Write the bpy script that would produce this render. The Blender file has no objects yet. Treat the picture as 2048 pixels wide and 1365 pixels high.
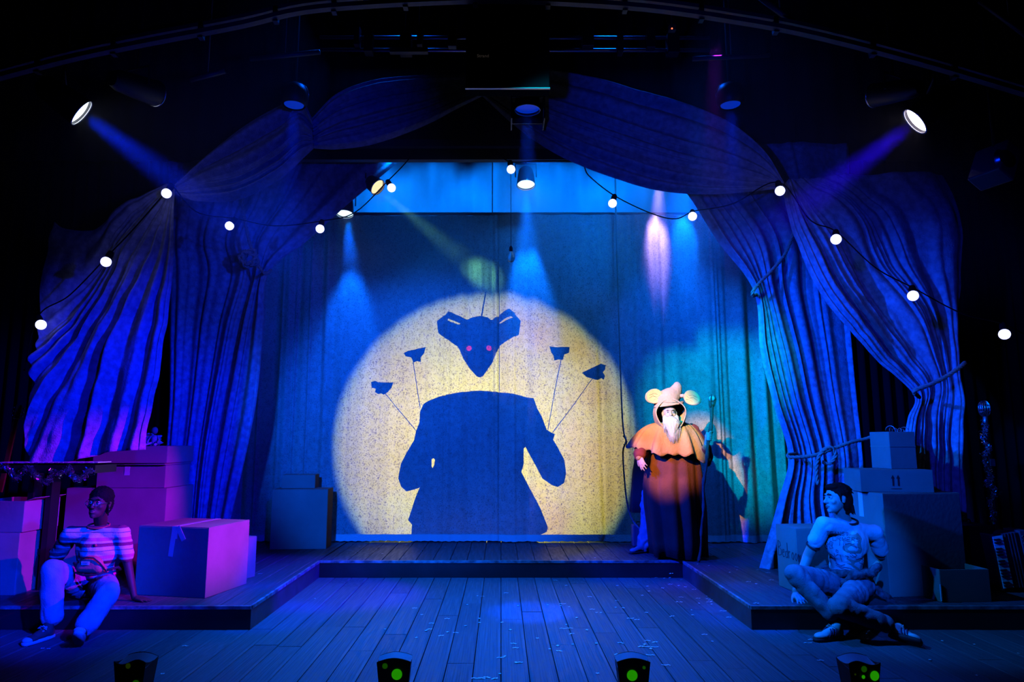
import bpy, bmesh, math, random
import numpy as np
from mathutils import Vector, Matrix, noise, Euler, Quaternion
from mathutils.geometry import tessellate_polygon
from mathutils.bvhtree import BVHTree

random.seed(7)
SC = bpy.context.scene
COL = SC.collection

# ------------------------------------------------------------------ camera
TH = math.atan(198.5/1365.0); CT, ST = math.cos(TH), math.sin(TH); FPX = 1365.0; CH = 1.485; CX = 1002.0
cam_d = bpy.data.cameras.new('camera'); cam = bpy.data.objects.new('camera', cam_d); COL.objects.link(cam)
cam_d.sensor_width = 36; cam_d.lens = 36*FPX/2048; cam_d.shift_x = 22/2048
cam.location = (0, 0, CH); cam.rotation_euler = (math.pi/2+TH, 0, 0); cam_d.clip_start = .05
SC.camera = cam

# ------------------------------------------------------------------ world, exposure
w = bpy.data.worlds.new('world'); SC.world = w; w.use_nodes = True
w.node_tree.nodes['Background'].inputs[0].default_value = (0.002, 0.003, 0.02, 1)
w.node_tree.nodes['Background'].inputs[1].default_value = 0.12
SC.view_settings.view_transform = 'Standard'; SC.view_settings.look = 'None'
SC.view_settings.exposure = 0.0; SC.view_settings.gamma = 1; SC.view_settings.use_curve_mapping = False
cy = SC.cycles
cy.use_denoising = True; cy.max_bounces = 5; cy.diffuse_bounces = 0; cy.glossy_bounces = 3
cy.transmission_bounces = 6; cy.transparent_max_bounces = 8; cy.volume_bounces = 0
cy.sample_clamp_indirect = 4.0; cy.caustics_reflective = False; cy.caustics_refractive = False
cy.volume_step_rate = 3.0; cy.volume_max_steps = 64

def W(px, py, Y):
    u = -(py-682.5); dy = FPX*CT-u*ST; dz = u*CT+FPX*ST; t = Y/dy
    return Vector(((px-CX)*t, Y, CH+dz*t))
def WZ(px, py, z=0.18):
    u = -(py-682.5); dy = FPX*CT-u*ST; dz = u*CT+FPX*ST; t = (z-CH)/dz
    return Vector(((px-CX)*t, dy*t, z))

# ------------------------------------------------------------------ the stage lighting
def aim(o, tgt):
    d = Vector(tgt)-o.location
    o.rotation_mode = 'QUATERNION'; o.rotation_quaternion = d.to_track_quat('-Z', 'Y')
def spot(name, loc, tgt, col, watt, ang, blend=.3, r=.05, parent=None):
    L = bpy.data.lights.new(name, 'SPOT'); L.energy = watt; L.color = col
    L.spot_size = math.radians(ang); L.spot_blend = blend; L.shadow_soft_size = r
    o = bpy.data.objects.new(name, L); COL.objects.link(o); o.location = loc; aim(o, tgt)
    return o
BLUE = (.0, .03, 1.); DEEP = (.015, .0, 1.); CYAN = (.0, .25, 1.); SKYB = (.0, .12, 1.)
HAZE = .045
SMOKE = .34
BEAM_L, BEAM_R, BEAM_C, BEAM_S = 4600, 5200, 3000, 1200
INNER_C, INNER_L, AMBER, VIOLET = 480, 320, 230, 900
# added washes without lanterns, crossing so that each side's folds are modelled
spot('wash_lamp', (.6, .9, 3.5), (-3.3, 6.3, 1.1), (.0, .004, 1.), 1000, 34, .9, .10)
spot('wash_lamp', (2.9, 2.6, 3.6), (-3.4, 6.5, 1.4), (.0, .008, 1.), 3900, 30, .9, .10)
spot('wash_lamp', (-.9, .9, 3.5), (3.9, 6.6, 2.3), (.0, .02, 1.), 600, 32, .9, .10)
spot('wash_lamp', (-3.1, 4.3, 3.5), (3.4, 7.0, 1.8), (.0, .05, 1.), 4000, 34, .9, .10)
spot('wash_lamp', (-1.9, .6, 3.4), (-1.0, 9.1, 1.6), (.0, .085, 1.), 3800, 31, .5, .12)
spot('wash_lamp', (-4.0, 1.0, 3.6), (3.1, 7.8, 2.3), (.0, .12, 1.), 1500, 22, .9, .1)
spot('swag_fill', (.3, 1.2, 2.2), (-2.4, 6.6, 4.1), (.0, .015, 1.), 260, 38, 1., .05)  # added from below to brighten the swags, no lantern here
spot('swag_fill', (-.3, 1.2, 2.2), (2.0, 6.6, 4.2), (.0, .03, 1.), 330, 38, 1., .05)
# down lights on the stage floor
spot('curtain_rake_lamp', (2.3, 7.65, 5.0), (2.5, 9.1, 1.8), (.0, .10, 1.), 700, 62, .8, .05)
spot('floor_lamp_light', (-.6, 5.35, 5.1), (-.4, 6.0, 0), (.0, .13, 1.), 2900, 62, 1., .1)
spot('floor_lamp_light', (1.3, 5.35, 5.1), (1.0, 5.7, 0), (.0, .09, 1.), 1100, 58, 1., .1)
spot('floor_lamp_light', (1.9, 5.6, 5.0), (2.05, 6.85, 0), (.30, .02, 1.), 330, 17, .7, .06)
for x in (-1.3, 1.5):
    spot('pipe_fill', (x, 7.2, 6.9), (x, 6.0, 5.3), (.0, .10, 1.), 330, 44, 1., .05)  # added only to light the scaffold pipes
# backcloth floods and the glow in the haze under the header
for x in (-2.6, -1.3, 0, 1.3, 2.6):
    spot('backcloth_lamp', (x, 11.5, 6.9), (x, 12.8, 5.9), (.0, .17, .9), 190, 90, .6, .05)
for x, p_ in ((-1.3, 90), (.5, 150), (1.5, 130)):
    spot('curtain_top_lamp', (x, 7.75, 5.1), (x+.2, 9.1, 3.9), (.0, .17, 1.), p_, 80, .9, .05)
# projection lantern behind the curtain (shadow play)
LAMP = Vector((-.22, 12.3, 1.46))
def gobo_lamp():
    o = spot('projection_lamp', LAMP, (-.22, 9.1, 1.46), (1, 1, 1), 1900, 65.5, .10, .008)
    L = o.data; L.use_nodes = True; nt = L.node_tree; em = nt.nodes['Emission']
    tc = nt.nodes.new('ShaderNodeTexCoord'); sx = nt.nodes.new('ShaderNodeSeparateXYZ')
    nt.links.new(tc.outputs['Normal'], sx.inputs[0])
    mp = nt.nodes.new('ShaderNodeMath'); mp.operation = 'ABSOLUTE'; nt.links.new(sx.outputs[2], mp.inputs[0])
    cr = nt.nodes.new('ShaderNodeValToRGB'); nt.links.new(mp.outputs[0], cr.inputs[0])
    e = cr.color_ramp.elements
    e[0].position = .838; e[0].color = (.0, .20, .18, 1)
    e[1].position = 1.0; e[1].color = (.88, .80, .0, 1)
    a = e.new(.866); a.color = (.42, .44, .10, 1)
    a = e.new(.90); a.color = (.56, .54, .08, 1)
    a = e.new(.965); a.color = (.74, .66, .02, 1)
    nt.links.new(cr.outputs[0], em.inputs[0])
gobo_lamp()
# follow light on the robed figure (shuttered to a tall slot) and the teal pool behind it
o_ = spot('follow_lamp', (-1.7, 2.0, 4.5), (1.93, 7.9, 1.52), (1., .44, .07), 5200, 11.6, .5, .03); o_.scale = (.54, 1, 1)
spot('teal_lamp', (-1.1, 1.9, 4.9), (3.1, 9.1, 1.75), (.0, .42, .62), 5000, 17, .7, .04)
# magenta lamp low on the right of the left-hand boxes
spot('magenta_lamp', (1.6, 5.1, 2.3), (-3.0, 6.2, .85), (.6, .0, 1.), 1350, 24, .8, .04)
spot('side_lamp', (-1.3, 4.9, 4.0), (3.1, 6.1, .7), (.0, .18, 1.), 900, 34, .6, .05)
spot('jeans_fill', (.8, 1.4, 3.0), (-3.25, 5.4, .55), (.0, .02, 1.), 4200, 16, .8, .06)  # extra spot added to brighten the jeans
spot('wash_lamp', (3.8, 1.0, 3.4), (-2.5, 7.9, 3.0), (.0, .03, 1.), 1500, 20, .9, .1)  # added to brighten the left inner drape
spot('microphone_fill', (.6, 2.0, 3.2), (4.65, 6.5, 1.85), (.0, .10, 1.), 900, 8, .9, .05)  # extra narrow spot added for the microphone head
spot('front_fill_lamp', (.9, 1.6, 2.9), (2.72, 5.65, .72), (.0, .09, 1.), 1500, 13.5, .7, .05)  # extra fill added for the seated man

# ------------------------------------------------------------------ materials
def mat(name, col=(.5, .5, .5), rough=.6, metal=0., noise_amt=0., nscale=8., col2=None, bump=0., bscale=40., emit=None, estr=0., objvar=0., spec=None, sheen=0., stretch=None, alpha=None):
    m = bpy.data.materials.new(name); m.use_nodes = True; nt = m.node_tree; b = nt.nodes['Principled BSDF']
    b.inputs['Base Color'].default_value = (*col, 1); b.inputs['Roughness'].default_value = rough; b.inputs['Metallic'].default_value = metal
    if spec is not None: b.inputs['Specular IOR Level'].default_value = spec
    if sheen: b.inputs['Sheen Weight'].default_value = sheen; b.inputs['Sheen Roughness'].default_value = .4
    tc = nt.nodes.new('ShaderNodeTexCoord'); src = tc.outputs['Object']
    if stretch:
        mp = nt.nodes.new('ShaderNodeMapping'); mp.inputs['Scale'].default_value = stretch
        nt.links.new(src, mp.inputs[0]); src = mp.outputs[0]
    last = None
    if noise_amt or col2:
        n = nt.nodes.new('ShaderNodeTexNoise'); n.inputs['Scale'].default_value = nscale; n.inputs['Detail'].default_value = 5
        nt.links.new(src, n.inputs['Vector'])
        cr = nt.nodes.new('ShaderNodeValToRGB'); cr.color_ramp.elements[0].position = .35; cr.color_ramp.elements[1].position = .65
        c2 = col2 or tuple(c*(1-noise_amt) for c in col)
        cr.color_ramp.elements[0].color = (*c2, 1); cr.color_ramp.elements[1].color = (*col, 1)
        nt.links.new(n.outputs['Fac'], cr.inputs[0]); last = cr.outputs[0]
        nt.links.new(last, b.inputs['Base Color'])
    if objvar:
        oi = nt.nodes.new('ShaderNodeObjectInfo'); hs = nt.nodes.new('ShaderNodeHueSaturation')
        mr = nt.nodes.new('ShaderNodeMapRange'); mr.inputs[3].default_value = 1-objvar; mr.inputs[4].default_value = 1+objvar
        nt.links.new(oi.outputs['Random'], mr.inputs[0]); nt.links.new(mr.outputs[0], hs.inputs['Value'])
        if last: nt.links.new(last, hs.inputs['Color'])
        else: hs.inputs['Color'].default_value = (*col, 1)
        nt.links.new(hs.outputs[0], b.inputs['Base Color'])
    if bump:
        n2 = nt.nodes.new('ShaderNodeTexNoise'); n2.inputs['Scale'].default_value = bscale; n2.inputs['Detail'].default_value = 3
        nt.links.new(src, n2.inputs['Vector'])
        bp = nt.nodes.new('ShaderNodeBump'); bp.inputs['Strength'].default_value = bump; bp.inputs['Distance'].default_value = .01
        nt.links.new(n2.outputs['Fac'], bp.inputs['Height']); nt.links.new(bp.outputs[0], b.inputs['Normal'])
    if emit:
        b.inputs['Emission Color'].default_value = (*emit, 1); b.inputs['Emission Strength'].default_value = estr
    return m

def velvet(name, c1, c2, rough=.8, sheen=.25):
    return mat(name, c1, rough, col2=c2, nscale=18, bump=.7, bscale=70, sheen=sheen)

M = {}
M['black'] = mat('matt_black_paint', (.004, .004, .005), .9, spec=.05)
M['masking'] = mat('black_masking_cloth', (.004, .004, .005), .95)
M['black_metal'] = mat('black_metal', (.012, .012, .014), .45, .3)
M['steel'] = mat('steel_pipe', (.35, .36, .38), .35, .9)
M['beam'] = mat('painted_steel_beam', (.05, .05, .06), .5, .2, noise_amt=.4)
M['drape'] = velvet('grey_crushed_velvet', (.48, .50, .58), (.28, .29, .35))
M['drape2'] = velvet('inner_crushed_velvet', (.46, .52, .62), (.25, .29, .36))
M['card'] = mat('cardboard', (.38, .30, .24), .85, noise_amt=.18, nscale=3, bump=.12, bscale=30)
M['card_dark'] = mat('dark_cardboard', (.3, .2, .13), .85, noise_amt=.2, nscale=3)
M['card_edge'] = mat('cardboard_edge', (.6, .45, .3), .9)
M['tape'] = mat('packing_tape', (.75, .7, .62), .3)
M['rope'] = mat('hemp_rope', (.5, .42, .32), .9, noise_amt=.3, nscale=60, bump=.4, bscale=160)
M['ink'] = mat('ink', (.02, .02, .025), .7)

def backdrop_mat(warm=False):
    m = bpy.data.materials.new('painted_translucent_cloth'); m.use_nodes = True; nt = m.node_tree; N = nt.nodes; L = nt.links
    for n in list(N): N.remove(n)
    out = N.new('ShaderNodeOutputMaterial'); tc = N.new('ShaderNodeTexCoord')
    def noise_n(sc, det=4, rough=.5):
        n = N.new('ShaderNodeTexNoise'); n.inputs['Scale'].default_value = sc; n.inputs['Detail'].default_value = det; n.inputs['Roughness'].default_value = rough
        L.new(tc.outputs['Object'], n.inputs['Vector']); return n
    def ramp(src, p0, p1, c0, c1):
        r = N.new('ShaderNodeValToRGB'); r.color_ramp.elements[0].position = p0; r.color_ramp.elements[1].position = p1
        r.color_ramp.elements[0].color = (*c0, 1); r.color_ramp.elements[1].color = (*c1, 1); L.new(src, r.inputs[0]); return r
    def mul(a, b, f=1.):
        x = N.new('ShaderNodeMix'); x.data_type = 'RGBA'; x.blend_type = 'MULTIPLY'; x.inputs[0].default_value = f
        L.new(a, x.inputs[6]); L.new(b, x.inputs[7]); return x.outputs[2]
    # broad dye clouds
    base = ramp(noise_n(1.3, 3).outputs['Fac'], .35, .65, (.72, .70, .68), (.80, .80, .80))
    # fine splatter
    sp = ramp(noise_n(62, 2, .6).outputs['Fac'], .36, .46, (.30, .26, .20), (1, 1, 1))
    vo = N.new('ShaderNodeTexVoronoi'); vo.inputs['Scale'].default_value = 14; L.new(tc.outputs['Object'], vo.inputs['Vector'])
    dots = ramp(vo.outputs['Distance'], .12, .18, (.42, .35, .24), (1, 1, 1))
    vo2 = N.new('ShaderNodeTexVoronoi'); vo2.inputs['Scale'].default_value = 40; L.new(tc.outputs['Object'], vo2.inputs['Vector'])
    dots2 = ramp(vo2.outputs['Distance'], .16, .26, (.32, .26, .18), (1, 1, 1))
    c = mul(mul(mul(base.outputs[0], sp.outputs[0], .9), dots.outputs[0], .8), dots2.outputs[0], .8)
    cf = mul(mul(base.outputs[0], sp.outputs[0], .35), ramp(noise_n(16, 4).outputs['Fac'], .35, .65, (.55, .55, .55), (1, 1, 1)).outputs[0], .6)
    dif = N.new('ShaderNodeBsdfDiffuse'); tr = N.new('ShaderNodeBsdfTranslucent'); mx = N.new('ShaderNodeMixShader'); mx.inputs[0].default_value = .42
    bp = N.new('ShaderNodeBump'); bp.inputs['Strength'].default_value = .35; bp.inputs['Distance'].default_value = .01
    L.new(noise_n(60, 2).outputs['Fac'], bp.inputs['Height']); L.new(bp.outputs[0], dif.inputs['Normal'])
    L.new(cf, dif.inputs[0]); 
    dye = ramp(noise_n(.9, 2).outputs['Fac'], .42, .62, (1, 1, .96) if not warm else (1., .93, .8), (1., .88, .62) if not warm else (1., .72, .30)); c = mul(c, dye.outputs[0], .9)
    L.new(c, tr.inputs[0]); L.new(dif.outputs[0], mx.inputs[1]); L.new(tr.outputs[0], mx.inputs[2]); L.new(mx.outputs[0], out.inputs[0])
    return m
M['backdrop'] = backdrop_mat(); M['backdrop_warm'] = backdrop_mat(True)

def plank_mat(name, c1, c2, rough):
    m = mat(name, c1, rough, col2=c2, nscale=3.0, stretch=(7, .7, 7), bump=.25, bscale=14, objvar=.12, spec=.05)
    nt = m.node_tree; b = nt.nodes['Principled BSDF']
    tc = nt.nodes.new('ShaderNodeTexCoord'); n = nt.nodes.new('ShaderNodeTexNoise'); n.inputs['Scale'].default_value = 5; n.inputs['Detail'].default_value = 8
    mr = nt.nodes.new('ShaderNodeMapRange'); mr.inputs[1].default_value = .3; mr.inputs[2].default_value = .7; mr.inputs[3].default_value = rough-.12; mr.inputs[4].default_value = rough+.2
    nt.links.new(tc.outputs['Object'], n.inputs['Vector']); nt.links.new(n.outputs['Fac'], mr.inputs[0]); nt.links.new(mr.outputs[0], b.inputs['Roughness'])
    return m
M['plank'] = plank_mat('worn_black_floorboard', (.17, .18, .20), (.10, .105, .12), .45)
M['deck_plank'] = plank_mat('worn_black_deck_board', (.12, .12, .135), (.07, .07, .08), .36)
M['edge'] = mat('worn_pale_edging', (.42, .42, .46), .5, noise_amt=.75, nscale=14)
M['fascia'] = mat('black_fascia', (.02, .02, .024), .6, noise_amt=.4, nscale=5)

# ------------------------------------------------------------------ object helpers
def thing(name, label, cat, loc=(0, 0, 0), group=None, kind=None):
    o = bpy.data.objects.new(name, None); COL.objects.link(o); o.location = loc; o.empty_display_size = .1
    o['label'] = label; o['category'] = cat
    if group: o['group'] = group
    if kind: o['kind'] = kind
    return o
def tag(o, label, cat, group=None, kind=None):
    o['label'] = label; o['category'] = cat
    if group: o['group'] = group
    if kind: o['kind'] = kind
    return o
def wmat(o):
    m = Matrix.LocRotScale(o.location, o.rotation_euler, o.scale)
    return (wmat(o.parent) @ o.matrix_parent_inverse @ m) if o.parent else m
def link(name, me, m=None, parent=None, smooth=False):
    o = bpy.data.objects.new(name, me); COL.objects.link(o)
    if m is not None and not me.materials: me.materials.append(m)
    if smooth: me.polygons.foreach_set('use_smooth', [True]*len(me.polygons))
    if parent:
        o.parent = parent; o.matrix_parent_inverse = wmat(parent).inverted()
    return o
def mesh(name, vs, fs, m, parent=None, smooth=False):
    me = bpy.data.meshes.new(name); me.from_pydata([tuple(v) for v in vs], [], fs); me.update()
    return link(name, me, m, parent, smooth)
def obj(name, bm, m, parent=None, smooth=False, bevel=0):
    bmesh.ops.recalc_face_normals(bm, faces=bm.faces[:])
    me = bpy.data.meshes.new(name); bm.to_mesh(me); bm.free()
    o = link(name, me, m, parent, smooth)
    if bevel:
        md = o.modifiers.new('bevel', 'BEVEL'); md.width = bevel; md.segments = 2; md.limit_method = 'ANGLE'
    return o
def struct(o): o['kind'] = 'structure'; return o
def bx(bm, c, s, R=None, taper=None):
    """box centred c, full size s, rotation R (3x3)"""
    vs = []
    for dz in (-.5, .5):
        k = 1 if (taper is None or dz < 0) else taper
        for dx, dy in ((-.5, -.5), (.5, -.5), (.5, .5), (-.5, .5)):
            v = Vector((dx*s[0]*k, dy*s[1]*k, dz*s[2]))
            if R is not None: v = R @ v
            vs.append(bm.verts.new(v+Vector(c)))
    for f in ((0, 3, 2, 1), (4, 5, 6, 7), (0, 1, 5, 4), (1, 2, 6, 5), (2, 3, 7, 6), (3, 0, 4, 7)):
        bm.faces.new([vs[i] for i in f])
def frame(d):
    d = Vector(d).normalized(); a = Vector((0, 0, 1)) if abs(d.z) < .9 else Vector((1, 0, 0))
    x = d.cross(a).normalized(); y = d.cross(x).normalized(); return x, y, d
def tube(bm, pts, r, n=8, cap=True, rs=None):
    pts = [Vector(p) for p in pts]; rings = []; x = None
    for i, p in enumerate(pts):
        d = (pts[min(i+1, len(pts)-1)]-pts[max(i-1, 0)])
        if d.length < 1e-9: d = Vector((0, 0, 1))
        d.normalize()
        if x is None: x, y, _ = frame(d)
        else:
            x = (x-d*x.dot(d))
            if x.length < 1e-6: x, y, _ = frame(d)
            x.normalize()
        y = d.cross(x); rr = rs[i] if rs else r
        rings.append([bm.verts.new(p+(x*math.cos(2*math.pi*k/n)+y*math.sin(2*math.pi*k/n))*rr) for k in range(n)])
    for a, b in zip(rings, rings[1:]):
        for k in range(n): bm.faces.new((a[k], a[(k+1) % n], b[(k+1) % n], b[k]))
    if cap:
        bm.faces.new(rings[0][::-1]); bm.faces.new(rings[-1])
def lathe(bm, prof, c=(0, 0, 0), axis=(0, 0, 1), n=20, caps=True, half=None):
    """prof: list (r, h) along axis from c"""
    x, y, d = frame(axis); c = Vector(c); rings = []
    for r, h in prof:
        rings.append([bm.verts.new(c+d*h+(x*math.cos(2*math.pi*k/n)+y*math.sin(2*math.pi*k/n))*max(r, 1e-4)) for k in range(n)])
    for a, b in zip(rings, rings[1:]):
        for k in range(n): bm.faces.new((a[k], a[(k+1) % n], b[(k+1) % n], b[k]))
    if caps:
        bm.faces.new(rings[0][::-1]); bm.faces.new(rings[-1])
def sphere(bm, c, r, n=12, R=None):
    c = Vector(c); r = (r, r, r) if not hasattr(r, '__len__') else r
    vs = bmesh.ops.create_uvsphere(bm, u_segments=n, v_segments=max(6, n*2//3), radius=1)['verts']
    for v in vs:
        p = Vector((v.co.x*r[0], v.co.y*r[1], v.co.z*r[2]))
        if R is not None: p = R @ p
        v.co = p+c
def new(): return bmesh.new()
def catmull(P, n):
    P = np.array([tuple(p) for p in P], float); m = len(P)
    out = []
    for t in np.linspace(0, m-1, n):
        i = min(int(t), m-2); f = t-i
        p1, p2 = P[i], P[i+1]; p0 = P[i-1] if i > 0 else 2*p1-p2; p3 = P[i+2] if i+2 < m else 2*p2-p1
        out.append(.5*((2*p1)+(-p0+p2)*f+(2*p0-5*p1+4*p2-p3)*f*f+(-p0+3*p1-3*p2+p3)*f**3))
    return np.array(out)
def poly_plate(name, outline, holes, thick, m, parent, ydir=Vector((0, 1, 0))):
    """flat plate through world points, with holes, given thickness along ydir"""
    loops = [outline]+holes; flat = [Vector(p) for l in loops for p in l]
    tri = tessellate_polygon([[Vector(p) for p in l] for l in loops])
    n = len(flat); vs = flat+[p+ydir*thick for p in flat]
    fs = [tuple(t) for t in tri]+[tuple(i+n for i in t[::-1]) for t in tri]
    k = 0
    for l in loops:
        for i in range(len(l)):
            a, b = k+i, k+(i+1) % len(l); fs.append((a, b, b+n, a+n))
        k += len(l)
    bm = new(); me = bpy.data.meshes.new('t'); me.from_pydata([tuple(v) for v in vs], [], fs); bm.from_mesh(me); bpy.data.meshes.remove(me)
    return obj(name, bm, m, parent)

# ------------------------------------------------------------------ drapes
def fold_fn(seed, nf):
    rnd = random.Random(seed); ks = [0]
    while ks[-1] < 1: ks.append(ks[-1]+(.3+rnd.random()*1.5)/nf)
    ks = np.array(ks)/ks[-1]; amp = np.array([.3+.7*rnd.random() for _ in ks])
    def f(u):
        i = np.clip(np.searchsorted(ks, u, side='right')-1, 0, len(ks)-2)
        t = (u-ks[i])/(ks[i+1]-ks[i]); a = amp[i]*(1-t)+amp[i+1]*t
        s = .5-.5*np.cos(2*math.pi*t)
        return a*(s**.8)
    return f
def drape(name, rows, Y, nf, m, seed=1, amp=.5, nu=220, nv=90, dy=None, parent=None, thick=.006, maxamp=.09, slack=None, wr=.01, edge_amp=None):
    """a hanging cloth: rows of control points (seen at their place, standing at depth Y), folds run from row to row"""
    nk = len(rows[0]); Ys = Y if hasattr(Y, '__len__') else [Y]*len(rows)
    g = np.array([[tuple(W(p[0], p[1], Ys[i] + (p[2] if len(p) > 2 else 0))) for p in r] for i, r in enumerate(rows)])
    cols = np.stack([catmull(g[:, k], nv) for k in range(nk)], 1)     # nv, nk, 3
    P = np.stack([catmull(cols[j], nu) for j in range(nv)], 0)        # nv, nu, 3
    u = np.linspace(0, 1, nu); f1 = fold_fn(seed, nf)(u); f2 = fold_fn(seed+11, nf*2.3)(u)
    for j in range(nv):
        row = P[j]; wd = np.linalg.norm(row[1:]-row[:-1], axis=1).sum()
        a = min(maxamp, amp*wd/nf)
        v = j/(nv-1)
        am = a if edge_amp is None else a*edge_amp(v)
        d = f1*am+f2*am*.35
        nz = np.array([noise.noise(Vector((row[i][0]*2.2+seed, row[i][2]*1.3, seed*3.1)))*1.6+noise.noise(Vector((row[i][0]*7+seed, row[i][2]*4, seed)))*.5 for i in range(0, nu, 4)])
        nz = np.interp(np.arange(nu), np.arange(0, nu, 4), nz)
        P[j, :, 1] -= d
        P[j, :, 1] += nz*wr*(1 if wd > .6 else wd/.6)
        P[j, :, 0] += .25*am*(fold_fn(seed+5, nf)(u)-.5)
    vs = P.reshape(-1, 3); idx = np.arange(nv*nu).reshape(nv, nu)
    fs = np.stack([idx[:-1, :-1], idx[:-1, 1:], idx[1:, 1:], idx[1:, :-1]], -1).reshape(-1, 4)
    me = bpy.data.meshes.new(name); me.from_pydata(vs.tolist(), [], fs.tolist()); me.update()
    o = link(name, me, m, parent, True)
    if thick:
        md = o.modifiers.new('thickness', 'SOLIDIFY'); md.thickness = thick; md.offset = 0
    return o
def rope(name, pts, r, m, parent=None, n=None, pitch=None):
    P = catmull(pts, max(12, len(pts)*10)); L = np.linalg.norm(P[1:]-P[:-1], axis=1).sum(); pitch = pitch or r*7
    n = n or int(max(20, L/(pitch/9))); n = min(n, 900); P = catmull(pts, n); bm = new(); x = None
    strands = [[], [], []]; s = 0; pts_ = [Vector(p) for p in P]
    for i, p in enumerate(pts_):
        d = (pts_[min(i+1, n-1)]-pts_[max(i-1, 0)]).normalized()
        if x is None: x, y, _ = frame(d)
        else: x = (x-d*x.dot(d)).normalized()
        y = d.cross(x)
        if i: s += (p-pts_[i-1]).length
        for k in range(3):
            a = 2*math.pi*(s/pitch+k/3); strands[k].append(p+(x*math.cos(a)+y*math.sin(a))*r*.5)
    for st in strands: tube(bm, st, r*.56, 6)
    return obj(name, bm, m, parent, True)

# ------------------------------------------------------------------ the shell
def slab(name, x0, x1, y0, y1, z0, z1, m, parent=None):
    bm = new(); bx(bm, ((x0+x1)/2, (y0+y1)/2, (z0+z1)/2), (x1-x0, y1-y0, z1-z0)); return obj(name, bm, m, parent)
struct(slab('wall_left', -8.2, -8, -3, 13.4, -1.1, 7.3, M['black']))
struct(slab('wall_right', 8, 8.2, -3, 13.4, -1.1, 7.3, M['black']))
struct(slab('wall_back', -8.2, 8.2, 13.3, 13.5, -1.1, 7.1, M['black']))
struct(slab('ceiling', -8.2, 8.2, -3, 13.5, 7.1, 7.3, M['black']))
struct(slab('auditorium_floor', -8.2, 8.2, -3, 3.7, -1.1, -1.0, M['black']))
floor = struct(slab('floor', -8, 8, 3.7, 13.3, -.15, -.022, M['black']))
D1, D2, XR, DH = 5.67, 7.735, 1.985, .18
plank_me = bpy.data.meshes.new('plank')
def make_plank_mesh():
    h, c = .02, .0022; w2 = .5; bm = new(); prof = [(-w2, -h), (-w2, -c), (-w2+c/.18, 0), (w2-c/.18, 0), (w2, -c), (w2, -h)]
    a = [bm.verts.new((x, 0, z)) for x, z in prof]; b = [bm.verts.new((x, 1, z)) for x, z in prof]
    for i in range(6): bm.faces.new((a[i], a[(i+1) % 6], b[(i+1) % 6], b[i]))
    bm.faces.new(a[::-1]); bm.faces.new(b); bmesh.ops.recalc_face_normals(bm, faces=bm.faces[:]); bm.to_mesh(plank_me); bm.free()
make_plank_mesh(); plank_me.materials.append(M['plank'])
plank_me2 = plank_me.copy(); plank_me2.materials.clear(); plank_me2.materials.append(M['deck_plank'])
def lay(me, parent, xc, w, y0, y1, z, rnd, cuts):
    ys = [y0]+[c for c in cuts if y0+.15 < c < y1-.15]+[y1]
    for a, b in zip(ys, ys[1:]):
        o = link('plank', me, None, parent); o.scale = (w-.006, b-a-.004, 1)
        o.location = (xc, a+.002, z+rnd.uniform(-.0012, .0012)); o.rotation_euler = (0, rnd.uniform(-.006, .006), 0)
rnd = random.Random(3); PW = .181
for k in range(-34, 34):
    x = (k+.5)*PW; y1 = D2 if abs(x) < XR+.05 else D1+.02
    c0 = rnd.uniform(4.4, 6.4); lay(plank_me, floor, x, PW, 3.72, y1, 0, rnd, [c0] if abs(x) > 3.2 else [c0, c0+rnd.uniform(1.6, 2.4)])
deck = slab('stage_platform', -8, 8, D2+.02, 13.3, 0.0, DH-.022, M['fascia']); struct(deck)
slab('platform_wing', -8, -XR-.02, D1+.02, D2+.02, 0, DH-.022, M['fascia'], deck)
slab('platform_wing', XR+.02, 8, D1+.02, D2+.02, 0, DH-.022, M['fascia'], deck)
slab('fascia_board', -XR, XR, D2-.004, D2+.02, .001, DH-.024, M['fascia'], deck)
slab('fascia_board', -8, -XR, D1-.004, D1+.02, .001, DH-.024, M['fascia'], deck)
slab('fascia_board', XR, 8, D1-.004, D1+.02, .001, DH-.024, M['fascia'], deck)
M['fascia_side'] = mat('pale_side_fascia', (.10, .10, .115), .5, noise_amt=.4, nscale=6)  # side boards paler than the front fascia
slab('side_fascia', -XR-.02, -XR+.002, D1, D2, .001, DH-.024, M['fascia_side'], deck)
slab('side_fascia', XR-.002, XR+.02, D1, D2, .001, DH-.024, M['fascia_side'], deck)
# worn nosing strips along the platform's edge
for a in ((-XR-.002, XR+.002, D2-.01, D2+.012), (-8, -XR-.0, D1-.01, D1+.014), (XR, 8, D1-.01, D1+.014), (-XR-.014, -XR+.008, D1+.014, D2-.01), (XR-.008, XR+.014, D1+.014, D2-.01)):
    slab('edge_strip', *a, DH-.024, DH+.0015, M['edge'], deck)
DW = .187
for k in range(-26, 26):
    x = (k+.5)*DW
    if abs(x)+DW/2 < XR+.03: lay(plank_me2, deck, x, DW, D2+.014, 10.4, DH, rnd, [rnd.uniform(8.3, 10.6)])
    elif abs(x)-DW/2 > XR-.02: lay(plank_me2, deck, x, DW, D1+.016, 10.4, DH, rnd, [rnd.uniform(6.5, 9.5)])
    else:
        s = 1 if x > 0 else -1; xa = XR+.014; xb = abs(x)+DW/2
        lay(plank_me2, deck, s*(xa+xb)/2, xb-xa, D1+.016, 10.4, DH, rnd, [7.9])
        xa2 = abs(x)-DW/2
        if XR-xa2 > .02: lay(plank_me2, deck, s*(xa2+XR)/2, XR-xa2, D2+.014, 10.4, DH, rnd, [9.4])

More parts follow.
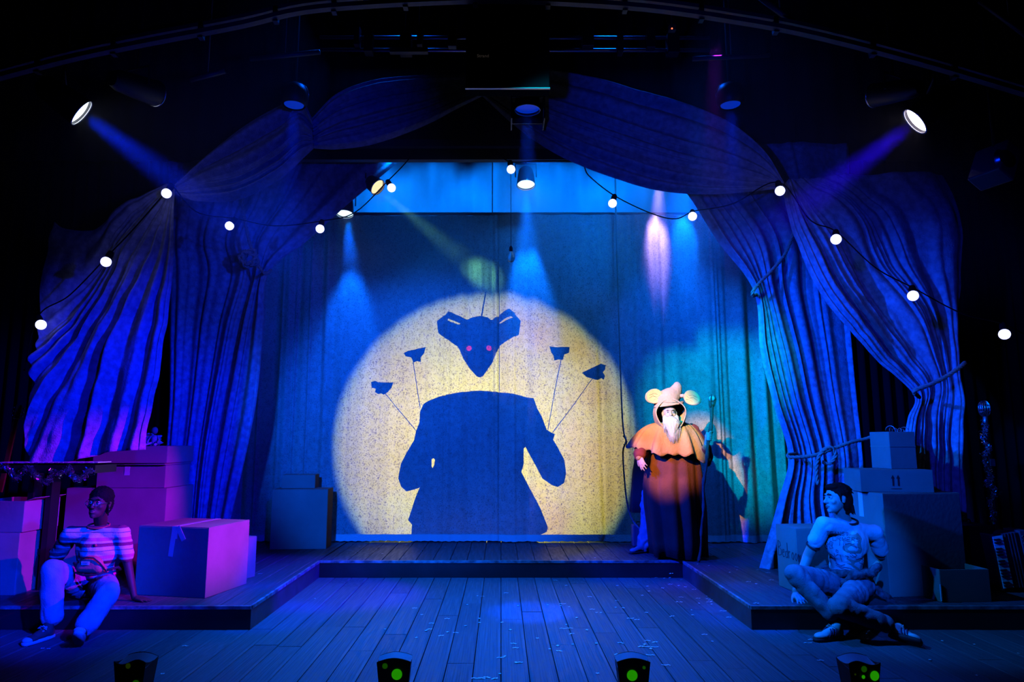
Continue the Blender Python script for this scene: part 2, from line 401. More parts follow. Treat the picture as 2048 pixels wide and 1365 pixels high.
# ------------------------------------------------------------------ black masking round the opening
z325 = W(1000, 325, 7.3).z
t = thing('header_beam', 'long black timber header across the top of the stage opening, under the swags', 'beam', (0, 7.3, z325))
slab('beam_board', W(560, 300, 7.3).x, W(1330, 300, 7.3).x, 7.22, 7.30, z325, W(0, 293, 7.22).z, M['black_metal'], t)
M['ledge'] = mat('lit_black_ledge', (.07, .07, .085), .6, noise_amt=.5, nscale=3)  # paler blue-black: the header's lit top put into the colour
slab('ledge', W(570, 300, 7.3).x, W(1320, 300, 7.3).x, 7.15, 7.23, W(0, 292, 7.15).z, W(0, 279, 7.15).z, M['ledge'], t)
def masking(name, x0, x1, z0, z1, Y, nf, label):
    nu = nf*10; bm = new(); a = []; b = []
    for i in range(nu+1):
        x = x0+(x1-x0)*i/nu; y = Y+.03*math.sin(i/10*2*math.pi)
        a.append(bm.verts.new((x, y, z0))); b.append(bm.verts.new((x, y, z1)))
    for i in range(nu): bm.faces.new((a[i], a[i+1], b[i+1], b[i]))
    o = obj(name, bm, M['masking'], None, True); md = o.modifiers.new('t', 'SOLIDIFY'); md.thickness = .008
    return tag(o, label, 'curtain')
masking('dark_gap_sheet', -7.9, 7.9, z325+.1, 7.09, 7.5, 60, 'added black sheet filling the dark gap above the header beam')  # sheet added to keep the opening above the header black
xl, xr = W(345, 600, 8.35).x, W(1700, 600, 8.35).x
masking('masking_leg', -7.9, xl+.1, .185, 7.09, 8.75, 24, 'black masking leg hanging in the dark behind the left outer drape')
masking('masking_leg', xr-.1, 7.9, .185, 7.09, 8.75, 24, 'black masking leg hanging in the dark behind the right outer drape')

# ------------------------------------------------------------------ backcloth and the painted curtain
M['sky_cloth'] = mat('pale_backcloth', (.62, .66, .7), .9, noise_amt=.12, nscale=1.2)
bm = new(); nu = 360; a = []; b = []
for i in range(nu+1):
    x = -5+10*i/nu; y = 12.85+.035*math.sin(i*.42)+.02*math.sin(i*.17+1)
    a.append(bm.verts.new((x, y, .2))); b.append(bm.verts.new((x, y, 7.08)))
for i in range(nu): bm.faces.new((a[i], a[i+1], b[i+1], b[i]))
o = obj('backcloth', bm, M['sky_cloth'], None, True); o.modifiers.new('t', 'SOLIDIFY').thickness = .006
tag(o, 'pale backcloth glowing cyan above the painted curtain, far behind it', 'curtain')

YB = 9.1; ZT = W(1000, 431, YB).z
def painted_curtain(x0, x1, seed, deep, label, mt=None):
    """deep(u) -> fold depth; cloth hangs straight from ZT to just over the deck"""
    nu, nv = 420, 90; f = fold_fn(seed, 13)(np.linspace(0, 1, nu)); f2 = fold_fn(seed+3, 33)(np.linspace(0, 1, nu)); vs = []
    for j in range(nv):
        v = j/(nv-1); z = ZT-(ZT-.2)*v
        for i in range(nu):
            u = i/(nu-1); x = x0+(x1-x0)*u; d = deep(x)
            uu = u+.006*math.sin(v*3+u*9)*v
            fi = np.interp(uu, np.linspace(0, 1, nu), f); fj = f2[i]
            y = YB+.02-d*(fi*(.75+.25*math.sin(v*2.2+i*.02)))-d*.22*fj+.012*noise.noise(Vector((x*1.3, z*1.1, seed)))
            zz = z+(.012*noise.noise(Vector((x*2.3, 0, seed))) if j == nv-1 else 0)
            vs.append((x, y, zz))
    idx = np.arange(nv*nu).reshape(nv, nu); fs = np.stack([idx[:-1, :-1], idx[:-1, 1:], idx[1:, 1:], idx[1:, :-1]], -1).reshape(-1, 4)
    me = bpy.data.meshes.new('painted_curtain'); me.from_pydata(vs, [], fs.tolist()); me.update()
    o = link('painted_curtain', me, mt or M['backdrop'], None, True); tag(o, label, 'curtain', 'painted cloths of the rear curtain')
    bm = new(); n2 = 140; rows = []
    for i in range(n2):
        p = vs[(nv-1)*nu+int(i*(nu-1)/(n2-1))]; q = vs[(nv-2)*nu+int(i*(nu-1)/(n2-1))]
        rows.append([bm.verts.new((q[0], q[1]-.006, q[2]+.03)), bm.verts.new((p[0], p[1]-.010, p[2]-.006+.004*math.sin(i*1.7)))])
    for a_, b_ in zip(rows, rows[1:]): bm.faces.new((a_[0], b_[0], b_[1], a_[1]))
    obj('hem', bm, M['hem'], o, True)
    return o
M['hem'] = mat('frayed_hem', (.8, .76, .74), .95, bump=.6, bscale=70)
def dl(x):
    e = max(0, (W(690, 800, YB).x-x)/.8); c = max(0, 1-abs(x-W(1000, 0, YB).x)/.35)
    return .028+.13*min(1, e)+.05*c
def dr(x):
    e = min(1, max(0, (x-W(1210, 800, YB).x)/.7)); c = max(0, 1-abs(x-W(1020, 0, YB).x)/.5)
    return .036+.12*e+.05*c
painted_curtain(W(470, 800, YB).x, W(999, 800, YB).x, 21, dl, 'left half of the pale spattered rear curtain, carrying most of the shadow figure')
o = painted_curtain(W(998, 800, YB).x, W(1640, 800, YB).x, 34, dr, 'right half of the pale spattered rear curtain, deeply pleated at its right side', M['backdrop_warm'])
o.location.y = -.03
bm = new(); tube(bm, [(W(380, 431, YB).x, YB, ZT+.02), (W(1720, 431, YB).x, YB, ZT+.02)], .022, 10)
tag(obj('curtain_track', bm, M['black_metal'], None, True), 'thin dark track along the top of the rear curtain', 'track')

# ------------------------------------------------------------------ shadow puppets behind the curtain, thrown on it by the lantern
YP = 9.5
def onp(px, py):
    P = W(px, py, YB-.02); k = (LAMP.y-YP)/(LAMP.y-P.y); return LAMP+(P-LAMP)*k
def plate(name, pts, parent, holes=(), m=None, th=.004):
    return poly_plate(name, [onp(*p) for p in pts], [[onp(*p) for p in h] for h in holes], th, m or M['black'], parent)
def hexa(cx, cy, r): return [(cx+r*math.cos(k*math.pi/3+.3), cy+r*math.sin(k*math.pi/3+.3)) for k in range(6)]
t = thing('shadow_puppet', 'rat-headed shadow puppet with pink eyes on a long rod, cast on the rear curtain', 'puppet', onp(960, 700))
ears = [(896, 622), (873, 642), (876, 665), (914, 691), (918, 697), (926, 716), (938, 734), (953, 752), (960, 755), (966, 752), (984, 725), (999, 692), (1037, 672), (1041, 644), (1018, 622), (1008, 625), (991, 635), (982, 637), (975, 633), (960, 632), (944, 633), (933, 637), (925, 635), (903, 623)]
plate('head', ears, t, [hexa(937.5, 694.5, 6), hexa(978, 695, 6), [(894, 640), (897, 636), (909, 640), (921, 647), (918, 649), (905, 643)], [(1026, 640), (1021, 637), (1009, 640), (998, 646), (1001, 648), (1012, 644)]])
M['gel'] = bpy.data.materials.new('pink_gel'); M['gel'].use_nodes = True; nt = M['gel'].node_tree
tr = nt.nodes.new('ShaderNodeBsdfTransparent'); tr.inputs[0].default_value = (.85, .12, .35, 1); nt.links.new(tr.outputs[0], nt.nodes['Material Output'].inputs[0])
for e in ((937.5, 694.5), (978, 695)): plate('eye_gel', hexa(*e, 7.2), t, m=M['gel'], th=.002)
bm = new(); tube(bm, [onp(962, 640), onp(966, 615), onp(978, 545), onp(984, 500), onp(986, 470), (onp(986, 470).x, YP, 7.1)], .008, 6); obj('rod', bm, M['black'], t)
jk = [(855, 801), (880, 792), (904, 786), (943, 781), (983, 782), (1009, 787), (1040, 792), (1066, 798), (1073, 819), (1082, 834), (1093, 861), (1110, 869), (1106, 880), (1115, 894), (1128, 920), (1131.6, 947), (1128, 966), (1116, 975), (1104, 971), (1084, 957), (1069, 929), (1051, 894), (1047, 898), (1047, 929), (1042, 944), (1062, 982), (1080, 1017), (1095, 1054), (1093, 1063), (1077, 1070), (1075, 1100), (819, 1100), (822, 1052), (814, 1043), (827, 1004), (838, 977), (826, 981), (811, 985), (800, 975), (795, 958), (800, 929), (811, 907), (827, 880), (831, 863), (838, 845), (839, 823), (846, 808)]
t = thing('shadow_figure', 'headless jacketed shadow figure with elbows out, cast on the rear curtain', 'puppet', onp(950, 900))
plate('coat', jk, t, [[(861.5, 920), (865, 917), (869, 920), (868, 929), (864, 938), (861.5, 934)]])
small = [([(740, 764), (748, 761), (755, 764), (785, 764), (780, 775), (772, 784), (765, 789), (760, 786), (755, 788), (748, 784), (750, 777), (742, 775)], (768, 787), (834, 866), 'lowest left small shadow bird on a thin rod, at the left of the figure'),
 ([(806, 705), (814, 700), (829, 697), (850, 693), (847, 705), (840, 713), (840, 723), (833, 721), (825, 723), (820, 713), (809, 711)], (824, 722), (839, 815), 'upper left small shadow bird on a thin upright rod, left of the rat head'),
 ([(1099, 693), (1115, 695), (1138, 696), (1137, 707), (1128, 710), (1125, 721), (1117, 719), (1109, 721), (1108, 712), (1103, 705)], (1122, 720), (1095, 862), 'upper right small shadow bird on a near upright rod'),
 ([(1164, 746), (1178, 739), (1193, 732), (1202, 728), (1210, 732), (1209, 741), (1205, 745), (1209, 752), (1207, 760), (1202, 757), (1197, 760), (1191, 760), (1184, 757), (1173, 754)], (1185, 758), (1104, 868), 'rightmost small shadow bird on a slanting rod')]
for i, (pts, a, b, lab) in enumerate(small):
    t = thing('shadow_bird', lab, 'puppet', onp(*pts[0]), 'small shadow birds on rods')
    plate('bird', pts, t); bm = new(); tube(bm, [onp(*a), onp(*b)], .0042, 6); obj('rod', bm, M['black'], t)
bm = new(); q_ = onp(950, 1000); tube(bm, [q_, (q_.x, YP+.01, .2)], .01, 6); obj('stand', bm, M['black'], [o_ for o_ in COL.objects if o_.name == 'shadow_figure'][0])
# the lantern itself
t = thing('projection_lantern', 'lantern on a stand behind the rear curtain throwing the round pool', 'stage light', (LAMP.x, LAMP.y+.2, .18))
bm = new(); bx(bm, LAMP+Vector((0, .22, 0)), (.24, .34, .26)); lathe(bm, [(.06, 0), (.09, .05), (.09, .1)], LAMP+Vector((0, -.06, 0)), (0, 1, 0), 16, False); obj('housing', bm, M['black_metal'], t)
bm = new(); tube(bm, [LAMP+Vector((0, .2, -.12)), (LAMP.x, LAMP.y+.2, .2)], .02); obj('stand', bm, M['black_metal'], t)

# ------------------------------------------------------------------ inner drapes, outer drapes and swags
o = drape('inner_drape', [[(340, 290), (560, 290), (840, 290)], [(340, 400), (530, 400), (706, 402)], [(340, 480), (490, 480), (616, 482)], [(340, 548), (497, 548), (538, 548)], [(340, 650), (470, 650), (529, 650)], [(340, 800), (440, 800), (515, 800)], [(330, 950), (415, 950), (484, 950)], [(320, 1100), (400, 1103), (448, 1100)]], [8.0, 8.0, 8.0, 7.95, 8, 8, 8, 8], 7, M['drape2'], 5, .55, maxamp=.11)
tag(o, 'left inner velvet drape caught back by a rope below a coil', 'curtain', 'inner velvet drapes')
o = drape('inner_drape', [[(1290, 290), (1420, 290), (1700, 290)], [(1374, 385), (1470, 385), (1700, 385)], [(1436, 480), (1530, 480), (1700, 480)], [(1509, 582), (1550, 582), (1700, 582)], [(1522, 700), (1580, 700), (1705, 700)], [(1546, 800), (1603, 800), (1715, 800)], [(1578, 912), (1632, 910), (1725, 905)], [(1558, 1000), (1630, 1000), (1730, 1000)], [(1540, 1070), (1640, 1070), (1735, 1070)], [(1519, 1142), (1640, 1134), (1740, 1134)]], 7.3, 7, M['drape2'], 9, .55, maxamp=.10)
tag(o, 'right inner velvet drape tied twice by rope, its hem spreading on the platform', 'curtain', 'inner velvet drapes')
ends = [(298, 900), (235, 904), (165, 920), (70, 925), (79, 790), (85, 660), (103, 440)]
q3 = [(316, 765), (262, 785), (195, 805), (122, 805), (112, 735), (118, 640), (130, 455)]
mid = [(335, 620), (290, 640), (240, 650), (195, 655), (185, 625), (185, 570), (195, 455)]
q1 = [(350, 480), (332, 492), (310, 494), (285, 485), (272, 468), (262, 440), (255, 405)]
ap = [(350, 374), (348, 373), (346, 372), (344, 371), (341, 370), (338, 369), (333, 367)]
o = drape('outer_drape', [ap, q1, mid, q3, ends], 6.5, 7, M['drape'], 3, .5, nu=260, nv=110, maxamp=.13, wr=.07)
tag(o, 'left outer velvet drape fanning down from a high point to the boxes', 'curtain', 'outer velvet drapes')
o = drape('outer_drape', [[(1566, 372), (1580, 364), (1640, 358), (1890, 350)], [(1590, 470), (1640, 450), (1750, 430), (1925, 440)], [(1640, 590), (1700, 560), (1800, 540), (1927, 560)], [(1730, 695), (1780, 662), (1860, 640), (1925, 650)], [(1832, 785), (1858, 771), (1890, 753), (1922, 738)], [(1818, 840), (1850, 845), (1890, 835), (1926, 810)], [(1800, 930), (1845, 935), (1890, 930), (1930, 905)], [(1786, 1060), (1840, 1065), (1890, 1065), (1935, 1050)], [(1780, 1160), (1840, 1161), (1890, 1161), (1940, 1160)]], 6.72, 6, M['drape'], 17, .55, nu=240, nv=110, maxamp=.13, wr=.05)
tag(o, 'right outer velvet drape sweeping down to a rope tie at its side', 'curtain', 'outer velvet drapes')
def T(rows): return rows
o = drape('swag', [[(347, 387), (347, 380), (347, 372)], [(400, 403), (412, 360), (425, 305)], [(480, 399), (482, 340), (492, 252)], [(560, 362), (556, 300), (560, 212)], [(606, 320), (600, 262), (600, 192)], [(629, 297), (627, 272), (625, 236)]], 6.55, 4, M['drape'], 41, .6, maxamp=.12)
tag(o, 'left lower swag hanging from the lamp-lit corner to a gathered knot', 'curtain', 'velvet swags over the opening')
o = drape('swag', [[(629, 297), (627, 272), (625, 236)], [(680, 299), (680, 245), (680, 185)], [(760, 286), (757, 222), (752, 160)], [(850, 251), (846, 200), (840, 150)], [(920, 215), (915, 180), (910, 150)], [(968, 191), (968, 170), (968, 150)]], 6.6, 4, M['drape'], 43, .6, maxamp=.12)
tag(o, 'left upper swag rising from the knot to the peak at the middle', 'curtain', 'velvet swags over the opening')
o = drape('swag', [[(962, 190), (968, 172), (975, 150)], [(1040, 259), (1070, 205), (1090, 140)], [(1120, 311), (1155, 235), (1190, 155)], [(1220, 353), (1255, 270), (1280, 180)], [(1320, 381), (1350, 300), (1370, 205)], [(1420, 389), (1450, 325), (1460, 245)], [(1510, 383), (1522, 347), (1525, 300)], [(1566, 376), (1567, 371), (1568, 366)]], 6.6, 5, M['drape'], 47, .6, nu=200, nv=140, maxamp=.13)
tag(o, 'wide right swag curving from the middle peak down to the right corner', 'curtain', 'velvet swags over the opening')

# ------------------------------------------------------------------ lanterns over the stage
def emis(name, col, s):
    m = bpy.data.materials.new(name); m.use_nodes = True; nt = m.node_tree; b = nt.nodes['Principled BSDF']
    b.inputs['Base Color'].default_value = (.02, .02, .02, 1); b.inputs['Emission Color'].default_value = (*col, 1); b.inputs['Emission Strength'].default_value = s
    return m
M['lens_white'] = emis('lit_lens_white', (.75, .85, 1.), 5)
M['lens_violet'] = emis('lit_lens_violet', (.85, .75, 1.), 6)
M['lens_amber'] = emis('lit_lens_amber', (1., .75, .4), 1.4)
M['lens_blue'] = emis('lit_lens_blue', (.55, .85, 1.), 2.5)
M['lens_dim'] = emis('dim_lens_blue', (.0, .04, .8), .5)
M['bulb'] = emis('lit_frosted_bulb', (.42, .45, 1.), 3.2)
M['rim_metal'] = mat('polished_rim', (.5, .5, .55), .25, 1)
def par(name, label, pos, tgt, lens, r=.13, L=.30, beam=None, yoke=True, up=None, hang=.45):
    """can lantern: housing, lens, rim ring, yoke; beam=(colour, watts, angle)"""
    pos = Vector(pos); d = (Vector(tgt)-pos).normalized(); t = thing(name, label, 'stage light', pos)
    bm = new(); lathe(bm, [(r*.55, -L), (r*.8, -L*.85), (r*.95, -L*.4), (r*1.02, 0), (r*1.02, .03)], pos, d, 24, False)
    x, y, _ = frame(d)
    lathe(bm, [(r*.02, -L), (r*.55, -L)], pos, d, 24, False)
    obj('housing', bm, M['black_metal'], t, True)
    bm = new(); lathe(bm, [(.001, .026), (r*.5, .024), (r*.8, .018), (r*.99, .010)], pos, d, 24, False); ln = obj('lens', bm, lens, t, True)
    for q in range(6): pass
    bm = new(); ring = [pos+d*.034+(x*math.cos(a)+y*math.sin(a))*r*1.03 for a in np.linspace(0, 2*math.pi, 33)]; tube(bm, ring, .006, 6, False); obj('rim', bm, M['rim_metal'], t, True)
    if yoke:
        s = d.cross(Vector((0, 0, 1))); s = Vector((1, 0, 0)) if s.length < .1 else s.normalized()
        top = pos-d*L*.4; top.z = 7.1; bm = new(); c = pos-d*L*.4
        tube(bm, [c+s*(r+.02), c+s*(r+.02)+Vector((0, 0, r*1.6)), c-s*(r+.02)+Vector((0, 0, r*1.6)), c-s*(r+.02)], .009, 6)
        tube(bm, [c+Vector((0, 0, r*1.6)), top], .012, 6); obj('yoke', bm, M['black_metal'], t)
    if beam:
        col, wt, ang = beam; l = spot('beam_lamp', pos+d*.05, tgt, col, wt, ang, .6, r*.5); l.parent = t; l.matrix_parent_inverse = wmat(t).inverted()
    return t
pl = W(155, 220, 5.0); pr = W(1838, 237, 5.0)
par('stage_lantern', 'lit lantern at upper left, its lens glowing white, sending a blue beam right', pl, pl+Vector((.74, .42, -.53))*5, M['lens_white'], .115, .3, ((.0, .02, 1.), BEAM_L, 17))
par('stage_lantern', 'lit lantern at upper right, its lens glowing violet white, sending a blue beam left', pr, pr+Vector((-.74, .30, -.56))*5, M['lens_violet'], .115, .3, ((.02, .0, 1.), BEAM_R, 17))
pc = W(1055, 214, 6.2)
par('stage_lantern', 'boxy dark lantern over the centre of the stage with a blue shaft straight down', pc+Vector((0, 0, .0)), pc+Vector((.0, .05, -5)), M['lens_dim'], .12, .32, ((.0, .05, 1.), BEAM_C, 11), hang=.7)
bm = new(); bx(bm, pc+Vector((-.155, 0, -.03)), (.012, .26, .3)); bx(bm, pc+Vector((.155, 0, -.03)), (.012, .26, .3)); bx(bm, pc+Vector((0, .13, -.0)), (.32, .012, .22)); bx(bm, pc+Vector((0, -.13, .12)), (.32, .012, .18))
obj('barn_doors', bm, M['black_metal'], [o for o in COL.objects if o.name.startswith('stage_lantern')][-1])
for px, lab in ((588, 'round-topped moving lantern with a glinting rim at upper left, dim beam below'), (1461, 'round-topped moving lantern with a glinting rim at upper right, dim beam below')):
    p = W(px, 212, 6.0); t = thing('moving_lantern', lab, 'stage light', p)
    bm = new(); lathe(bm, [(.10, 0), (.125, .03), (.13, .12), (.10, .19), (.04, .225), (.001, .23)], p, (0, 0, 1), 24, False); obj('head', bm, M['black_metal'], t, True)
    bm = new(); lathe(bm, [(.001, .012), (.09, .012)], p, (0, 0, 1), 20, False); obj('lens', bm, M['lens_dim'], t, True)
    bm = new(); tube(bm, [p+Vector((.135*math.cos(a), 0, .08+.165*math.sin(a))) for a in np.linspace(.15, math.pi-.15, 17)], .006, 6); obj('yoke', bm, M['rim_metal'], t, True)
    bm = new(); tube(bm, [p+Vector((0, 0, .2)), Vector((p.x, p.y, 7.1))], .02, 8); obj('clamp', bm, M['black_metal'], t)
    l = spot('beam_lamp', p+Vector((0, 0, -.01)), p+Vector((0, .1, -5)), (.0, .02, 1.), BEAM_S, 15, .5, .05); l.parent = t; l.matrix_parent_inverse = wmat(t).inverted()
p = W(1052, 366, 8.45)
par('stage_lantern', 'lit lantern hanging in the glow below the header, beside the bare bulb', p, p+Vector((.0, -.75, -3)), M['lens_blue'], .115, .22, None, hang=.5)
spot('beam_lamp', p+Vector((0, .2, -.08)), W(1060, 640, 9.2), (.0, .13, 1.), INNER_C*1.5, 30, .6, .05)
p = W(690, 424, 8.6)
par('stage_lantern', 'lit lantern half hidden by the left inner drape, pale blue lens facing down', p, p+Vector((.0, -.6, -3)), M['lens_blue'], .11, .22, None, hang=.4)
spot('beam_lamp', p+Vector((.02, .15, -.08)), W(700, 700, 9.2), (.0, .10, 1.), INNER_L*1.5, 34, .7, .05)
p = W(752, 372, 8.0)
par('stage_lantern', 'amber-lensed lantern peeping past the left drape, sending a greenish beam right', p, p+(W(935, 520, 7.55)-p), M['lens_amber'], .10, .24, None, hang=.4)
spot('beam_lamp', p+Vector((.08, .02, -.08)), W(930, 520, 8.9), (.22, .9, .35), AMBER, 15, 1., .04)
p = W(1322, 405, 8.74); p.z = 5.08
par('stage_lantern', 'violet lantern tucked behind the header above the violet pool', p, p+Vector((0, .33, -.88)), M['lens_violet'], .09, .22, ((.46, .30, 1.), VIOLET, 22), hang=.4)
p = W(1378, 405, 8.74); p.z = 5.08
par('stage_lantern', 'blue lantern tucked behind the header beside the violet one', p, p+Vector((0, .33, -.88)), M['lens_blue'], .08, .2, ((.0, .14, 1.), VIOLET*.6, 26), hang=.4)
par('stage_lantern', 'unlit lantern at far upper left above the left beam, seen side on', W(305, 185, 5.2), W(520, 260, 6.4), M['black_metal'], .10, .38)
par('stage_lantern', 'unlit lantern at upper right, left of the violet lantern, seen side on', W(1755, 190, 5.2), W(1500, 235, 6.4), M['black_metal'], .09, .36)
# the square-fronted lantern at the far right
p = W(2013, 318, 4.6); t = thing('square_lantern', 'unlit square-fronted lantern with an oval lens at the far upper right', 'stage light', p)
R = Euler((0, math.radians(28), math.radians(20))).to_matrix()
bm = new(); bx(bm, p+Vector((0, .12, 0)), (.16, .24, .27), R); obj('housing', bm, mat('blue_black_enamel', (.05, .05, .07), .35), t, bevel=.012)
bm = new(); lathe(bm, [(.07, 0), (.078, -.02), (.085, -.03)], p, R @ Vector((0, -1, 0)), 24, False); obj('lens_ring', bm, M['rim_metal'], t, True)
bm = new(); sphere(bm, p+R @ Vector((0, .0, 0)), (.068, .03, .068), 20, R); obj('lens', bm, mat('dark_glass', (.01, .01, .012), .05, 0), t, True)
bm = new(); tube(bm, [p+Vector((0, .1, .1)), (p.x+.05, p.y+.1, 7.1)], .014, 8); obj('clamp', bm, M['black_metal'], t)

# ------------------------------------------------------------------ rigging overhead
def ribbon(name, pts, wd, ht, m, parent):
    bm = new(); P = [Vector(p) for p in pts]; rings = []
    for p in P: rings.append([bm.verts.new(p+Vector(q)) for q in ((0, -wd/2, -ht/2), (0, wd/2, -ht/2), (0, wd/2, ht/2), (0, -wd/2, ht/2))])
    for a, b in zip(rings, rings[1:]):
        for k in range(4): bm.faces.new((a[k], a[(k+1) % 4], b[(k+1) % 4], b[k]))
    bm.faces.new(rings[0][::-1]); bm.faces.new(rings[-1]); return obj(name, bm, m, parent)
arc = [(-120, 185), (0, 152), (150, 113), (300, 82), (480, 48), (600, 20), (720, 8), (870, 0), (1000, -3), (1150, 3), (1300, 14), (1450, 35), (1600, 62), (1800, 112), (1950, 155), (2150, 215)]
t = thing('arched_truss', 'long arched double steel rail crossing the dark ceiling from side to side', 'beam', W(1000, 0, 4.6))
A = catmull([tuple(W(x, y, 4.6)) for x, y in arc], 60)
ribbon('upper_rail', [Vector(p)+Vector((0, 0, .045)) for p in A], .05, .03, M['beam'], t)
ribbon('lower_rail', [Vector(p)+Vector((0, -.03, -.03)) for p in A], .05, .035, M['beam'], t)
for k in range(2, 58, 4):
    bm = new(); bx(bm, Vector(A[k]), (.035, .05, .12)); obj('strut', bm, M['black_metal'], t)
for (y0, lab) in ((75, 'upper of two blue-lit scaffold pipes high over the stage'), (100, 'lower of two blue-lit scaffold pipes high over the stage')):
    bm = new(); a, b = W(640, y0, 6.0), W(1420, y0+1, 6.0); tube(bm, [a, b], .017, 12)
    t = tag(obj('scaffold_pipe', bm, M['steel'], None, True), lab, 'pipe')
cl = [(715, 75), (738, 88), (812, 90), (840, 75), (905, 78), (1175, 77), (1240, 88), (1300, 80), (1345, 90)]
CL = ['leftmost', 'second from left', 'third from left', 'fourth from left', 'last left of the projector,', 'first right of the projector,', 'second right of the projector,', 'third right of the projector,', 'rightmost']
for i, (x, y) in enumerate(cl):
    p = W(x, y, 5.97); bm = new(); bx(bm, p, (.05+.03*(i % 3), .10, .20)); tube(bm, [p+Vector((0, 0, .1)), (p.x, p.y, 7.1)], .01, 6)
    tag(obj('pipe_clamp', bm, M['black_metal'], None, False, .006), CL[i]+' black hanging clamp on the blue-lit scaffold pipes', 'clamp', 'clamps on the overhead pipes')
bm = new(); a = W(780, 102, 5.9); b = W(856, 102, 5.9); bx(bm, (a+b)/2, ((b-a).x, .05, .045)); tag(obj('cable_tray', bm, M['beam']), 'short grey plate fixed along the lower blue-lit pipe', 'plate')
a, b = W(932, 0, 4.7), W(1100, 180, 4.7)
t = thing('hanging_projector', 'big black boxed projector hanging over the centre of the stage', 'projector', ((a.x+b.x)/2, 4.9, b.z))
bm = new(); bx(bm, ((a.x+b.x)/2, 4.77, (b.z+.02+7.1)/2), (b.x-a.x, .13, 7.1-b.z-.02)); obj('housing', bm, M['black'], t, bevel=.01)
bm = new(); bx(bm, ((a.x+b.x)/2, 4.69, b.z+.006), (b.x-a.x, .02, .007)); obj('bottom_rim', bm, M['steel'], t)
cu = bpy.data.curves.new('nameplate', 'FONT'); cu.body = 'Strand'; cu.size = .045; cu.align_x = 'CENTER'; cu.align_y = 'CENTER'
tmp = bpy.data.objects.new('tmp', cu); COL.objects.link(tmp)
def text_mesh(body, size, extr=.0008, space=1.0):
    cu.body = body; cu.size = size; cu.extrude = extr; cu.space_character = space
    bpy.context.view_layer.update(); return bpy.data.meshes.new_from_object(tmp.evaluated_get(bpy.context.evaluated_depsgraph_get()))
tx = link('nameplate', text_mesh('Strand', .034), mat('nameplate_print', (.5, .4, .35), .6, emit=(.9, .7, .6), estr=.02), t); tx.matrix_parent_inverse = Matrix.Identity(4)  # faint glow put into the print, which is no lamp
tx.location = W(966, 112, 4.695)-t.location; tx.rotation_euler = (math.pi/2, 0, 0)
for x0, y0, x1, y1, Y, lab in ((500, 118, 640, 104, 5.6, 'dark pipe slanting under the rail left of the two blue-lit pipes'), (380, 160, 450, 142, 5.3, 'short dark pipe by the unlit lantern at upper left'), (1385, 118, 1540, 110, 5.6, 'dark pipe right of the two blue-lit pipes'), (1520, -5, 1600, 55, 4.9, 'dark rod rising from the arched rail at the right'), (1960, 0, 2080, 90, 4.4, 'dark pipe crossing the far upper right corner')):
    bm = new(); tube(bm, [W(x0, y0, Y), W(x1, y1, Y)], .022, 8); h0 = W((x0+x1)/2, (y0+y1)/2, Y); tube(bm, [h0, (h0.x, h0.y, 7.1)], .006, 5); tag(obj('rigging_pipe', bm, M['beam'], None, True), lab, 'pipe')
bm = new(); sphere(bm, W(1344, 57, 5.5), .006, 8); bx(bm, W(1344, 57, 5.53), (.06, .05, .05)); h0 = W(1344, 57, 5.53); tube(bm, [h0, (h0.x, h0.y, 7.1)], .006, 5); o = tag(obj('standby_light', bm, emis('red_standby', (1, .1, .02), .0)), 'small black dimmer box with a red standby light, high up', 'device')
bm = new(); sphere(bm, W(1344, 57, 5.495), .007, 8); obj('red_lamp', bm, emis('red_led', (1, .12, .05), 3), o)

bpy.data.objects.remove(tmp)
# ------------------------------------------------------------------ string lights
bulbs = [(82, 650, 6.25, 'lowest left bulb, at the edge of the left outer drape', (-.6, .9)), (212, 524, 6.1, 'second bulb up on the left outer drape', (.2, 1)), (333, 387, 6.25, 'bulb at the gathered top corner of the left outer drape', (.3, 1)), (459, 452, 7.0, 'bulb hanging left of the rope coil, under the left swag', (.5, 1)), (640, 458, 7.1, 'bulb on the edge of the left inner drape', (.1, 1)), (783, 376, 7.0, 'bulb beside the amber lantern', (-.5, .9)), (1022, 339, 6.95, 'bulb under the middle of the header beam', (-.1, 1)), (1225, 407, 6.95, 'bulb on the slanting cable right of the centre lantern', (.3, 1)), (1385, 433, 6.9, 'bulb at the top edge of the right inner drape', (.1, .4)), (1560, 382, 6.2, 'bulb at the gathered top corner of the right outer drape', (.0, 1)), (1672, 479, 5.9, 'upper bulb on the right outer drape', (.2, .6)), (1826, 592, 5.9, 'lower bulb on the right outer drape', (.2, .6)), (2009, 669, 5.9, 'rightmost bulb, alone in the dark beyond the right drape', (.2, 1))]
r = .046; tops = []
for px, py, Y, lab, dr_ in bulbs:
    p = W(px, py, Y); d = Vector((dr_[0], .35, dr_[1])).normalized(); t = thing('light_bulb', 'round white lit '+lab, 'light bulb', p, 'round bulbs of the string lights')
    bm = new(); sphere(bm, p, r, 16); obj('globe', bm, M['bulb'], t, True)
    bm = new(); lathe(bm, [(.0, .07), (.024, .07), (.027, .055), (.03, .04), (.030, .0), (.026, -.03), (.02, -.035)][::-1], p+d*(r*.92), d, 14, False); obj('socket', bm, M['black'], t, True)
    tops.append(p+d*(r*.92+.065))
def cable(name, pts, lab, r=.006):
    bm = new(); tube(bm, [Vector(q) for q in catmull(pts, 60)], r, 6); return tag(obj(name, bm, M['black'], None, True), lab, 'cable')
cable('light_cable', [tops[0]+Vector((-.15, .1, -.5)), tops[0], W(140, 590, 6.2), tops[1], W(270, 455, 6.2), tops[2]], 'dark cable of the string lights sagging over the left outer drape')
cable('light_cable', [tops[2], W(395, 425, 6.5), tops[3], W(550, 452, 6.9), tops[4], W(710, 425, 7.0), tops[5], W(812, 325, 7.0), W(830, 300, 7.05)], 'dark cable of the string lights crossing the left inner drape up to the header')
